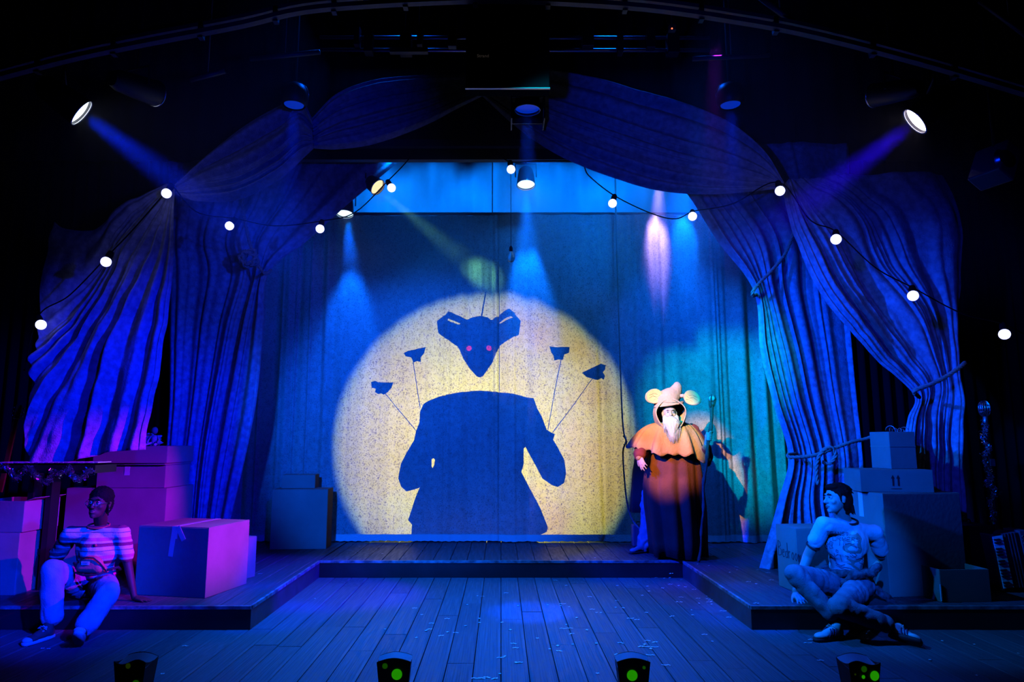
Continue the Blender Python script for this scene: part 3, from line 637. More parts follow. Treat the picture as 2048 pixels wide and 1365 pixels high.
cable('light_cable', [W(990, 300, 7.0), tops[6], W(1080, 322, 7.0), W(1158, 325, 7.0), W(1178, 352, 7.0), tops[7], W(1300, 426, 6.95), W(1350, 438, 6.9), tops[8]], 'dark cable of the string lights sagging across the cyan glow')
cable('light_cable', [tops[8], W(1465, 408, 6.6), tops[9], W(1620, 440, 6.0), tops[10], W(1750, 535, 5.9), tops[11], W(1925, 628, 5.9), tops[12], tops[12]+Vector((.5, .3, -.1))], 'dark cable of the string lights running down the right outer drape')
# rope down the curtain with its kink, and the bare bulb on a cord
t = rope('hanging_rope', [W(1230, 320, 8.72), W(1233, 480, 8.72), W(1238, 640, 8.74), W(1243, 800, 8.74), W(1247, 862, 8.74), W(1252, 882, 8.72), W(1246, 905, 8.72), W(1249, 960, 8.74), W(1255, 1010, 8.74), W(1266, 1042, 8.7), W(1284, 1062, 8.6)], .011, M['rope'])
tag(t, 'thin rope hanging down the rear curtain left of the robed figure', 'rope')
bm = new(); tube(bm, [W(1246, 872, 8.70), W(1254, 884, 8.68), W(1252, 893, 8.68), W(1247, 889, 8.69)], .006, 6); obj('hook', bm, M['black_metal'], t, True)
p = W(1022, 514, 8.3); t = thing('bare_bulb', 'unlit clear glass bulb on a cord hanging before the curtain', 'light bulb', p)
gl = mat('clear_glass', (1, 1, 1), .02); gl.node_tree.nodes['Principled BSDF'].inputs['Transmission Weight'].default_value = 1
bm = new(); lathe(bm, [(.001, -.07), (.03, -.062), (.048, -.035), (.05, -.01), (.035, .03), (.02, .055), (.018, .07)], p, (0, 0, 1), 16, False); obj('glass', bm, gl, t, True)
bm = new(); lathe(bm, [(.019, .07), (.022, .075), (.022, .12), (.01, .14)], p, (0, 0, 1), 12); obj('cap', bm, M['black_metal'], t, True)
bm = new(); tube(bm, [p+Vector((0, 0, .13)), (p.x, p.y, 7.1)], .004, 6); obj('cord', bm, M['black'], t)
# tie ropes
t = rope('tie_rope', [W(480, 300, 7.82), W(484, 392, 7.75), W(490, 440, 7.72), W(498, 480, 7.7), W(505, 502, 7.68)], .02, M['rope']); tag(t, 'rope holding the coil before the left inner drape', 'rope')
P = []
for k in range(54):
    a = k*.42; rr = .058+.017*math.sin(k*1.9)+.045*(k/54); c = W(498, 517, 7.66); P.append(c+Vector((math.cos(a)*rr*1.05, -.03*math.sin(k*.7), math.sin(a)*rr)))
t2 = rope('coil', P, .018, M['rope'], t)
rope('tail', [W(517, 532, 7.68), W(524, 542, 7.66), W(531, 548, 7.64), W(538, 545, 7.68), W(541, 541, 7.8)], .018, M['rope'], t)
t = rope('tie_rope', [W(1588, 462, 7.15), W(1572, 505, 7.13), W(1545, 540, 7.11), W(1520, 565, 7.09), W(1506, 583, 7.09), W(1506, 592, 7.16), W(1514, 589, 7.3)], .019, M['rope']); tag(t, 'rope slanting down to the upper tie of the right inner drape', 'rope')
t = rope('tie_rope', [W(1592, 908, 7.25), W(1577, 910, 7.14), W(1580, 915, 7.10), W(1610, 914, 7.07), W(1640, 908, 7.05), W(1672, 896, 7.05), W(1700, 886, 7.06), W(1726, 880, 7.1), W(1745, 874, 7.1)], .019, M['rope']); tag(t, 'thick rope tied round the right inner drape at waist height, looped and knotted', 'rope')
rope('loop', [W(1636, 970, 6.98), W(1633, 945, 6.98), W(1636, 918, 6.98), W(1650, 899, 6.97), W(1666, 897, 6.97), W(1671, 912, 6.98), W(1660, 927, 7.0), W(1645, 925, 7.03)], .021, M['rope'], t)
t = rope('tie_rope', [W(1838, 795, 6.6), W(1829, 786, 6.42), W(1834, 779, 6.38), W(1860, 770, 6.36), W(1890, 755, 6.38), W(1920, 735, 6.45), W(1930, 726, 6.55)], .021, M['rope']); tag(t, 'rope tying the right outer drape at its narrow waist', 'rope')

# ------------------------------------------------------------------ haze in the air of the stage
hzs = []
for lab_, c_, s_ in (('left', (-3.56, 8.7, 3.7), (3.88, 7.8, 2.6)), ('right', (3.56, 8.7, 3.7), (3.88, 7.8, 2.6)), ('middle', (0, 9.33, 3.7), (3.22, 6.54, 2.6))):
    bm = new(); bx(bm, c_, s_); h_ = obj('stage_haze', bm, None); h_['kind'] = 'stuff'; h_['label'] = 'thin haze showing the beams over the '+lab_+' of the stage'; h_['category'] = 'haze'; hzs.append(h_)
m = bpy.data.materials.new('haze'); m.use_nodes = True; nt = m.node_tree; nt.nodes.clear()
ou = nt.nodes.new('ShaderNodeOutputMaterial'); vs_ = nt.nodes.new('ShaderNodeVolumeScatter'); vs_.inputs['Density'].default_value = HAZE; vs_.inputs['Anisotropy'].default_value = .0
nt.links.new(vs_.outputs[0], ou.inputs['Volume'])
tc = nt.nodes.new('ShaderNodeTexCoord'); sx = nt.nodes.new('ShaderNodeSeparateXYZ'); mr = nt.nodes.new('ShaderNodeMapRange'); nz = nt.nodes.new('ShaderNodeTexNoise'); nz.inputs['Scale'].default_value = .9; nz.inputs['Detail'].default_value = 2
mr.interpolation_type = 'SMOOTHSTEP'; mr.inputs[1].default_value = 2.5; mr.inputs[2].default_value = 4.3; mr.inputs[3].default_value = 0; mr.inputs[4].default_value = HAZE
m2 = nt.nodes.new('ShaderNodeMapRange'); m2.inputs[1].default_value = .35; m2.inputs[2].default_value = .65; m2.inputs[3].default_value = .5; m2.inputs[4].default_value = 1.5
mu = nt.nodes.new('ShaderNodeMath'); mu.operation = 'MULTIPLY'
nt.links.new(tc.outputs['Object'], sx.inputs[0]); nt.links.new(sx.outputs[2], mr.inputs[0]); nt.links.new(tc.outputs['Object'], nz.inputs['Vector']); nt.links.new(nz.outputs['Fac'], m2.inputs[0])
nt.links.new(mr.outputs[0], mu.inputs[0]); nt.links.new(m2.outputs[0], mu.inputs[1]); nt.links.new(mu.outputs[0], vs_.inputs['Density']); 
for h_ in hzs: h_.data.materials.clear(); h_.data.materials.append(m)


bm = new(); bx(bm, (.3, 8.40, 4.15), (4.8, 1.15, 1.9)); sm = obj('smoke_cloud', bm, None); m2_ = m.copy(); m2_.name = 'smoke'; sm.data.materials.clear(); sm.data.materials.append(m2_)
nt = m2_.node_tree
for n_ in nt.nodes:
    if n_.type == 'MAP_RANGE' and n_.interpolation_type == 'SMOOTHSTEP': n_.inputs[1].default_value = 3.2; n_.inputs[2].default_value = 4.3; n_.inputs[4].default_value = SMOKE
    elif n_.type == 'MAP_RANGE': n_.inputs[1].default_value = .38; n_.inputs[2].default_value = .62; n_.inputs[3].default_value = .15; n_.inputs[4].default_value = 1.8
    elif n_.type == 'TEX_NOISE': n_.inputs['Scale'].default_value = 1.6; n_.inputs['Detail'].default_value = 4
sm['kind'] = 'stuff'; sm['label'] = 'thicker smoke glowing cyan under the header beam'; sm['category'] = 'smoke'

# ------------------------------------------------------------------ cardboard boxes
def cbox(label, A, B, ztop, depth, z0=DH, m=None, tape=None, open_=False, group='cardboard boxes on the platform', name='cardboard_box', sw=None, tapecol=None):
    """A, B: front bottom corners (world xy), depth goes upstage"""
    m = m or M['card']; A = Vector((A[0], A[1], z0)); B = Vector((B[0], B[1], z0)); wd = (B-A).length; ux = (B-A).normalized(); uy = Vector((-ux.y, ux.x, 0)); H = ztop-z0
    R = Matrix((ux, uy, Vector((0, 0, 1)))).transposed(); c = (A+B)/2+uy*depth/2
    t = thing(name, label, 'box', (c.x, c.y, z0), group); th = .006
    def P(x, y, z): return A+ux*x+uy*y+Vector((0, 0, z))
    bm = new()
    if open_:
        bx(bm, P(wd/2, depth/2, th/2), (wd, depth, th), R)
        for q, s in (((wd/2, th/2, H/2), (wd, th, H)), ((wd/2, depth-th/2, H/2), (wd, th, H)), ((th/2, depth/2, H/2), (th, depth-2*th, H)), ((wd-th/2, depth/2, H/2), (th, depth-2*th, H))): bx(bm, P(*q), s, R)
    else: bx(bm, P(wd/2, depth/2, (H-th)/2), (wd, depth, H-th), R)
    obj('box_body', bm, m, t, bevel=.004)
    if not open_:
        for k in (0, 1):
            bm = new(); bx(bm, P(wd/2, depth*(.25+.5*k), H-th/2), (wd-.002, depth/2-.003, th), R); obj('flap', bm, m, t, bevel=.0015)
        if tape:
            tw = .055; mt = tapecol or M['tape']
            bm = new(); xx = wd*tape
            bx(bm, P(xx, depth*.5, H+.0012), (tw, depth+.003, .002), R); bx(bm, P(xx, -.0013, H-.05), (tw, .0022, .102), R); obj('tape', bm, mt, t)
    return t, P, R
def xy(px, py, z=DH): v = WZ(px, py, z); return (v.x, v.y)
A = xy(268, 1190); B = xy(410, 1198); zt = W(410, 1056, B[1]).z
t, P, R = cbox('big closed cardboard box in front at left, crossed with tape, right side glowing magenta', A, B, zt, .60, tape=.52)
H = zt-DH; wd = (Vector(B)-Vector(A)).length
for a, x0, l in ((math.radians(6), .52, .25), (math.radians(-32), .60, .13)):
    bm = new(); RR = R @ Matrix.Rotation(a, 3, 'Y'); bx(bm, P(wd*x0-math.sin(a)*l*.5*1.0+(.0 if a > 0 else -.03), -.003, H-l*.5*math.cos(a)), (.045, .002, l), RR); obj('tape_end', bm, M['tape'], t)
A = xy(408, 1166); B = xy(449, 1170); zt = W(449, 1084, B[1]).z
cbox('small cardboard box tucked behind the big taped one, edge of it glowing magenta', A, B, zt, .40)
# stack behind the seated person
A = xy(118, 1150); B = xy(322, 1150); z1 = W(322, 977, B[1]).z
cbox('wide low box at the bottom of the left stack, behind the seated person', A, B, z1, .6)
A2 = (W(188, 977, 6.95).x, 6.98); B2 = (W(328, 977, 6.95).x, 6.96); z2 = W(328, 931, 6.96).z
cbox('middle box of the left stack with a tape strip down its front', A2, B2, z2, .5, z0=z1+.001, tape=.44)
A3 = (W(185, 933, 6.92).x, 6.93); B3 = (W(333, 933, 6.92).x, 6.91); z3 = W(333, 894, 6.91).z
t = cbox('lidded box topping the left stack, its lid overhanging', (A3[0]+.02, A3[1]+.02), (B3[0]-.02, B3[1]+.02), z3-.004, .55, z0=z2+.001)[0]
bm = new(); c = ((A3[0]+B3[0])/2, A3[1]+.28, (z2+z3)/2+.012); s = (B3[0]-A3[0], .58, z3-z2-.018)
for q, k in (((0, -s[1]/2, 0), (s[0], .006, s[2])), ((0, s[1]/2, 0), (s[0], .006, s[2])), ((-s[0]/2, 0, 0), (.006, s[1], s[2])), ((s[0]/2, 0, 0), (.006, s[1], s[2])), ((0, 0, s[2]/2), (s[0], s[1], .006))): bx(bm, Vector(c)+Vector(q), k)
obj('lid', bm, M['card'], t, bevel=.003); zlid = c[2]+s[2]/2+.003
# crumpled cloth on it
def lump(name, c, r, m, parent=None, amp=.35, f=3., seed=0, n=28, squash=0):
    bm = new(); bmesh.ops.create_icosphere(bm, subdivisions=4, radius=1)
    for v in bm.verts:
        k = 1+amp*noise.noise(v.co*f+Vector((seed, 0, 0)))+amp*.5*noise.noise(v.co*f*2.7+Vector((0, seed, 0)))
        v.co = Vector((v.co.x*r[0]*k, v.co.y*r[1]*k, max(v.co.z*r[2]*k, -r[2]*.75)))+Vector(c)
    return obj(name, bm, m, parent, True)
p = W(285, 884, 7.1); tag(lump('bundled_cloth', (p.x, 7.12, zlid+.055), (.16, .12, .07), M['drape'], None, .5, 3.4, 4), 'crumpled cloth heaped on the lid of the left stack', 'cloth')
p = W(317, 880, 7.1); t = thing('rag_doll', 'small slumped soft figure at the right end of the left stack lid', 'toy', (p.x, 7.02, zlid))
bm = new(); bmesh.ops.create_icosphere(bm, subdivisions=3, radius=1)
for v in bm.verts: v.co = Vector((v.co.x*.035, v.co.y*.03, v.co.z*.065*(1-.2*v.co.z)))+Vector((p.x, 7.02, zlid+.06))
obj('body', bm, M['drape'], t, True)
bm = new(); sphere(bm, (p.x+.0, 7.01, zlid+.155), (.032, .03, .037), 14); obj('head', bm, M['card'], t, True)
for s in (-1, 1):
    bm = new(); tube(bm, [(p.x+s*.02, 7.0, zlid+.03), (p.x+s*.04, 6.965, zlid+.018), (p.x+s*.045, 6.93, zlid+.014)], .012, 8); obj('leg', bm, M['drape'], t, True)
    bm = new(); tube(bm, [(p.x+s*.03, 7.02, zlid+.10), (p.x+s*.055, 7.0, zlid+.06), (p.x+s*.05, 6.98, zlid+.03)], .009, 8); obj('arm', bm, M['drape'], t, True)
# boxes by the rear curtain
A = xy(539, 1100); B = xy(652, 1099); zt = W(652, 979, B[1]).z
cbox('tall plain box at left by the rear curtain, carrying a small one', A, B, zt, .34)
cbox('small box lying on the tall box by the rear curtain', (W(564, 976, 8.68).x, 8.66), (W(630, 976, 8.68).x, 8.68), W(630, 950, 8.67).z, .22, z0=zt+.001)
# far left edge
A = xy(-70, 1192); B = xy(28, 1192); zt = W(28, 1066, B[1]).z
cbox('lower box cut by the left edge of the picture', A, B, zt, .5)
t, P, R = cbox('open-flapped box cut by the left edge, standing on another', (W(-60, 1066, A[1]).x, A[1]+.02), (W(44, 1066, A[1]).x, A[1]), W(44, 1003, A[1]).z, .45, z0=zt+.001, open_=True)
wdt = (W(44, 1066, A[1]).x-W(-60, 1066, A[1]).x); hh = W(44, 1003, A[1]).z-zt
bm = new(); bx(bm, P(wdt+.03, .22, hh+.01), (.085, .40, .005), R @ Matrix.Rotation(-.35, 3, 'Y')); obj('side_flap', bm, M['card'], t)
# right side
cA = xy(1599, 1189); cL = xy(1558, 1172); uy = (Vector(cL)-Vector(cA)); dpt = uy.length*1.0; uy.normalize(); ux = Vector((uy.y, -uy.x))
wB = .42; zt = W(1599, 1058, cA[1]).z
t, P, R = cbox('pale box with handwriting on its side, behind the seated man\'s arm', cA, (cA[0]+ux.x*wB, cA[1]+ux.y*wB), zt, dpt)
# handwriting on the left face
glyph = {'B': [[(0, 0), (.02, 1.0)], [(.0, 1.0), (.35, .92), (.42, .7), (.05, .55)], [(.05, .55), (.5, .45), (.5, .1), (0, 0)]], 'e': [[(0, .28), (.32, .32), (.28, .5), (.08, .48), (.0, .2), (.12, 0), (.34, .06)]], 'd': [[(.3, .4), (.05, .42), (0, .12), (.15, 0), (.32, .1)], [(.34, 1.0), (.33, 0)]], 'r': [[(0, .5), (.02, 0)], [(.02, .3), (.14, .48), (.28, .45)]], 'o': [[(.15, .48), (.0, .3), (.05, .05), (.22, .0), (.32, .2), (.26, .44), (.15, .48)]], 'm': [[(0, .48), (.02, 0)], [(.02, .3), (.14, .46), (.22, .3), (.22, 0)], [(.22, .3), (.34, .46), (.44, .3), (.46, 0)]]}
bm = new(); adv = 0; sc_ = .145; H = zt-DH
for ch in 'Bedroom':
    for st in glyph[ch]:
        pts = [P(-.0015, dpt*.92-(adv+gx*.9)*sc_*.8, H*.50+gy*sc_*.9) for gx, gy in st]; tube(bm, pts, .0032, 4)
    adv += {'B': .62, 'm': .6}.get(ch, .46)
# keep it inside the face
ys = [v.co for v in bm.verts]; obj('handwriting', bm, M['ink'], t)
# big dark-fronted carton
A = xy(1781, 1196); B = xy(1938, 1190); zt = W(1781, 988, A[1]).z
dpt = .46
t, P, R = cbox('very large carton at right, tape strip on its lit left side, carrying two boxes', A, B, zt, dpt)
H = zt-DH
bm = new(); bx(bm, P(-.0015, dpt*.62, H-.11), (.002, .06, .22), R); obj('tape', bm, M['tape'], t)
zbig = zt
A = (W(1722, 982, 6.14).x, 6.14); B = (W(1869, 982, 6.06).x, 6.06); zt = W(1869, 940, 6.12).z
t, P, R = cbox('flat box printed with two upward arrows, on the very large carton', A, B, zt, .40, z0=zbig+.001)
wd = (Vector(B)-Vector(A)).length; H = zt-zbig
bm = new()
for dx in (-.022, .022):
    bx(bm, P(wd*.485+dx, -.0015, H*.45), (.012, .002, .065), R)
    q = [P(wd*.485+dx-.016, -.0015, H*.45+.030), P(wd*.485+dx+.016, -.0015, H*.45+.030), P(wd*.485+dx, -.0015, H*.45+.062)]; bm.faces.new([bm.verts.new(v) for v in q])
bx(bm, P(wd*.485, -.0015, H*.16), (.085, .002, .004), R); obj('arrow_print', bm, M['ink'], t)
zflat = zt
cA = (W(1779, 936, 6.25).x, 6.22); ang = math.radians(8); ux = Vector((math.cos(ang), math.sin(ang)*.3)).normalized()
t, P, R = cbox('open box on top of the right stack with curly wire inside', cA, (cA[0]+.24*ux.x, cA[1]+.24*ux.y), W(1779, 864, 6.22).z, .30, z0=zflat+.001, open_=True)
H = W(1779, 864, 6.22).z-zflat
bm = new(); bx(bm, P(-.002, .15, H*.60), (.003, .30, .004), R); bx(bm, P(.12, -.002, H*.60), (.24, .003, .004), R); obj('crease', bm, M['card_edge'], t)
bm = new()
rn = random.Random(5)
for k in range(7):
    c = P(rn.uniform(.04, .2), rn.uniform(.06, .24), H+rn.uniform(-.02, .02)); rr = rn.uniform(.015, .045); ph = rn.random()*3
    tube(bm, [c+Vector((math.cos(a)*rr*math.cos(ph), math.cos(a)*rr*math.sin(ph), math.sin(a)*rr)) for a in np.linspace(0, 5.5, 16)], .004, 5)
tag(obj('wire_tangle', bm, M['steel'], None, True), 'tangle of pale curly wire sticking out of the topmost right box', 'wire')
cA = xy(1884, 1206); z = W(1884, 1140, cA[1]).z
an = math.radians(-3); ux = Vector((math.cos(an), math.sin(an)))
cL = Vector(xy(1824, 1184)); 
t, P, R = cbox('low dark open box at the front right, tape hanging on its rim', cA, (cA[0]+.42, cA[1]+.02), z, .30, open_=True, m=M['card_dark'])
bm = new(); bx(bm, P(.17, .30, z-DH-.02), (.035, .004, .05), R); bx(bm, P(-.003, -.003, (z-DH)*.3), (.008, .008, (z-DH)*.5), R); obj('tape', bm, M['tape'], t)
# the dark amplifier case
A = xy(1942, 1180); zt = W(1942, 1052, A[1]).z
t = thing('amplifier_case', 'black amplifier case in the dark behind the low box at right', 'case', (A[0]+.15, A[1]+.2, DH))
bm = new(); bx(bm, (A[0]+.13, A[1]+.2, (DH+zt)/2+.01), (.26, .4, zt-DH-.02)); obj('case_body', bm, M['black_metal'], t, bevel=.012)
bm = new(); bx(bm, (A[0]+.13, A[1]-.003, (DH+zt)/2), (.20, .006, (zt-DH)*.7)); obj('grille', bm, M['masking'], t)
bm = new(); tube(bm, [(A[0]+.07, A[1]+.2, zt-.005), (A[0]+.08, A[1]+.2, zt+.03), (A[0]+.18, A[1]+.2, zt+.03), (A[0]+.19, A[1]+.2, zt-.005)], .008, 6); obj('handle', bm, M['steel'], t)
# accordion leaning on it
M['ivory'] = mat('ivory_keys', (.8, .8, .8), .3); M['acc'] = mat('accordion_lacquer', (.08, .08, .10), .25)
p0 = xy(2003, 1186); t = thing('accordion', 'accordion standing on end at the far right, white keys towards the stage', 'accordion', (p0[0]+.1, p0[1], DH))
Rz = Matrix.Rotation(math.radians(-7), 3, 'Y'); hA = W(2003, 1072, p0[1]).z-DH; base = Vector((p0[0], p0[1], DH))
def AP(x, y, z): return base+Rz @ Vector((x, y, z))+Vector((0, 0, .012))
bm = new(); bx(bm, AP(.02, .10, hA/2), (.04, .20, hA), Rz); obj('keyboard_body', bm, M['acc'], t, bevel=.006)
nk = 17
for k in range(nk):
    z = hA*(.04+.92*(k+.5)/nk); bm = new(); bx(bm, AP(.065, -.004, z), (.085, .012, hA*.92/nk-.0025), Rz); obj('white_key', bm, M['ivory'], t)
for k in range(nk-1):
    if k % 7 in (2, 6): continue
    z = hA*(.04+.92*(k+1)/nk); bm = new(); bx(bm, AP(.048, -.014, z), (.05, .012, .010), Rz); obj('black_key', bm, M['ink'], t)
bm = new()
for k in range(9): bx(bm, AP(.125+.014*k, .10, hA/2), (.008, .19+.012*(k % 2), hA*.96), Rz)
bx(bm, AP(.19, .10, hA/2), (.15, .17, hA*.93), Rz); obj('bellows', bm, M['acc'], t)
bm = new(); bx(bm, AP(.30, .10, hA/2), (.06, .2, hA), Rz); obj('bass_body', bm, M['acc'], t, bevel=.006)
bm = new()
for i in range(8):
    for j in range(14): bx(bm, AP(.285+.006*(i % 2), -.003, hA*.1+hA*.8*j/13), (.006, .006, .006), Rz)
obj('bass_buttons', bm, M['ivory'], t)['kind'] = 'stuff'

# ------------------------------------------------------------------ microphone on a tinselled stand
def tinsel_path(pts, n, spread, seed, bm, size=.009):
    rn = random.Random(seed); P = catmull(pts, 200)
    for k in range(n):
        c = Vector(P[rn.randrange(200)])+Vector((rn.gauss(0, spread), rn.gauss(0, spread*.8), rn.gauss(0, spread)))
        a = Vector((rn.gauss(0, 1), rn.gauss(0, 1), rn.gauss(0, 1))).normalized()*size*rn.uniform(.6, 1.6); b = a.cross(Vector((rn.gauss(0, 1), rn.gauss(0, 1), rn.gauss(0, 1)))).normalized()*.0022
        bm.faces.new([bm.verts.new(c-a-b), bm.verts.new(c+a-b), bm.verts.new(c+a+b), bm.verts.new(c-a+b)])
M['tinsel'] = mat('tinsel_foil', (.85, .85, .95), .18, 1.)
yM = 6.5; zb = DH; t = thing('microphone_stand', 'chrome ribbed vintage microphone on a stand wound with tinsel, far right', 'microphone stand', (W(1985, 1150, yM).x, yM, zb))
top = W(1968, 818, yM); bot = W(1988, 1050, yM); bot = Vector((bot.x+.03, yM, DH))
bm = new(); tube(bm, [bot, top+Vector((.0, 0, -.14))], .012, 10); obj('pole', bm, M['black_metal'], t, True)
bm = new(); lathe(bm, [(.14, 0), (.14, .015), (.03, .03), (.014, .06)], bot, (0, 0, 1), 24); obj('base', bm, M['black_metal'], t, True)
bm = new(); tube(bm, [top+Vector((.005, 0, -.20)), top+Vector((.0, 0, -.12)), top+Vector((.004, 0, -.06))], .02, 12, rs=[.014, .022, .018]); obj('neck', bm, M['steel'], t, True)
chrome = mat('chrome', (.7, .72, .78), .18, 1.)
bm = new(); bmesh.ops.create_uvsphere(bm, u_segments=24, v_segments=16, radius=1)
for v in bm.verts:
    x, y, z = v.co; k = .9+.1*(1-abs(z)); v.co = top+Vector((x*.055*k*(1 if abs(z) < .8 else .95), y*.042, math.copysign(abs(z)**.7, z)*.078))
obj('head', bm, M['black_metal'], t, True)
bm = new()
for k in range(9):
    a = math.pi*(k+.5)/9; xx = math.cos(a)
    tube(bm, [top+Vector((xx*.058*math.cos(b)*.98, -.046*math.cos(b)*math.sin(a)-.0, .08*math.sin(b))) for b in np.linspace(-1.4, 1.4, 13)], .0038, 5)
for z in (-.03, .0, .03): tube(bm, [top+Vector((math.cos(a)*.058*(1-abs(z)*3), -math.sin(a)*.047*(1-abs(z)*3), z)) for a in np.linspace(0, math.pi, 15)], .004, 5)
obj('ribs', bm, chrome, t, True)
cx_ = [(1968, 845), (1972, 862), (1966, 880), (1978, 895), (1970, 912), (1973, 935), (1982, 952), (1975, 968), (1990, 985), (1980, 1005), (1986, 1025), (1988, 1045)]
bm = new(); tinsel_path([tuple(W(a, b, yM-.02)) for a, b in cx_], 1500, .014, 2, bm); tag(obj('tinsel_garland', bm, M['tinsel']), 'shiny tinsel wound round the microphone stand', 'tinsel')
bm = new(); bx(bm, W(1984, 926, yM-.02), (.05, .03, .07)); obj('cable_clip', bm, M['beam'], t, bevel=.006)

# ------------------------------------------------------------------ glockenspiel table and guitar at the left
yT = 6.15; zT = W(90, 928, yT).z; xa, xb = W(-30, 930, yT).x, W(186, 942, yT).x
t = thing('glockenspiel', 'glockenspiel with shining metal bars on a dark stand at far left', 'instrument', ((xa+xb)/2, yT+.2, DH))
bm = new()
for q in ((0, -.16), (0, .16)): bx(bm, ((xa+xb)/2, yT+.2+q[1], zT-.05), (xb-xa, .02, .07))
for q in (-.5, .5): bx(bm, ((xa+xb)/2+q*(xb-xa-.02), yT+.2, zT-.05), (.02, .32, .07))
obj('frame', bm, M['black_metal'], t)
nb = 22
M['bar_metal'] = mat('bright_note_bars', (.9, .85, .9), .3, .6)
for k in range(nb):
    x = xa+.03+(xb-xa-.06)*k/(nb-1); l = .34-.006*k; bm = new(); bx(bm, (x, yT+.2, zT+.006+.0015*(k % 2)), (.027, l, .008)); obj('note_bar', bm, M['bar_metal'], t)
for x0, x1 in ((72, 80), (108, 118)):
    bm = new(); a = W(x0, 965, yT+.15); bx(bm, (a.x, yT+.15, (DH+zT-.08)/2), (.05, .12, zT-.08-DH)); obj('leg', bm, M['black_metal'], t)
bm = new(); bx(bm, (W(82, 1000, yT).x, yT+.15, .5), (.3, .03, .05)); obj('brace', bm, M['black_metal'], t)
g = []
for k, (a, b) in enumerate([(-20, 940), (8, 935), (25, 945), (32, 958), (45, 945), (55, 935), (66, 945), (75, 955), (90, 965), (100, 960), (106, 942), (120, 950), (138, 935), (143, 950), (152, 958), (168, 955), (176, 940), (186, 945)]): g.append(tuple(W(a, b, yT-.01)))
bm = new(); tinsel_path(g, 2600, .013, 6, bm); tag(obj('tinsel_garland', bm, M['tinsel']), 'shiny tinsel looped along the front of the glockenspiel', 'tinsel')
# guitar
yG = 7.0; t = thing('guitar', 'dark guitar at far left, neck and tuning pegs rising above the glockenspiel', 'guitar', (W(-10, 1000, yG).x, yG, DH))
a, b = W(10, 940, yG), W(33, 838, yG); dN = (b-a).normalized(); sx = Vector((dN.z, 0, -dN.x)); M['wood_dark'] = mat('dark_guitar_wood', (.16, .09, .05), .35, noise_amt=.3)
RG = Matrix((sx, Vector((0, 1, 0)), dN)).transposed()
bm = new(); bx(bm, (a+b)/2-dN*.1, (.048, .022, (b-a).length+.25), RG); obj('neck', bm, M['wood_dark'], t, bevel=.004)
bm = new(); bx(bm, b+dN*.07, (.062, .016, .14), RG, ); obj('headstock', bm, M['wood_dark'], t, bevel=.004)
for k in range(3):
    for s in (-1, 1):
        bm = new(); p = b+dN*(.03+.04*k)+sx*s*.042; tube(bm, [p-sx*s*.012, p+sx*s*.006], .003, 6); sphere(bm, p+sx*s*.01, (.009, .005, .012), 8); obj('tuning_peg', bm, chrome, t, True)
bm = new(); bx(bm, b+dN*.0, (.05, .026, .006), RG); obj('nut', bm, M['ivory'], t)
cG = a-dN*.62; bm = new(); out = []
for i in range(40):
    s = i/40*2*math.pi; r_ = .17+.035*math.cos(2*s)+.03*math.cos(s); out.append((math.sin(s)*r_*1.0, -math.cos(s)*r_*1.35))
out = [cG+sx*x+dN*(-z) for x, z in out]
poly_plate('guitar_body', [tuple(p-Vector((0, .05, 0))) for p in out], [], .1, M['wood_dark'], t)
bm.free()
# suitcase by the robed figure
p = W(1275, 1092, 8.85); zt = W(1275, 1050, 8.75).z; t = thing('suitcase', 'small dark case standing by the rear curtain where the thin rope ends', 'case', (p.x, 8.8, DH))
xa, xb = W(1265, 1080, 8.75).x, W(1300, 1080, 8.75).x
bm = new(); bx(bm, ((xa+xb)/2, 8.78, (DH+zt)/2), (xb-xa, .14, zt-DH)); obj('case_body', bm, mat('blue_grey_case', (.12, .15, .2), .5), t, bevel=.015)
bm = new(); tube(bm, [((xa+xb)/2-.05, 8.78, zt-.004), ((xa+xb)/2-.045, 8.78, zt+.03), ((xa+xb)/2+.045, 8.78, zt+.03), ((xa+xb)/2+.05, 8.78, zt-.004)], .006, 6); obj('handle', bm, M['black_metal'], t)

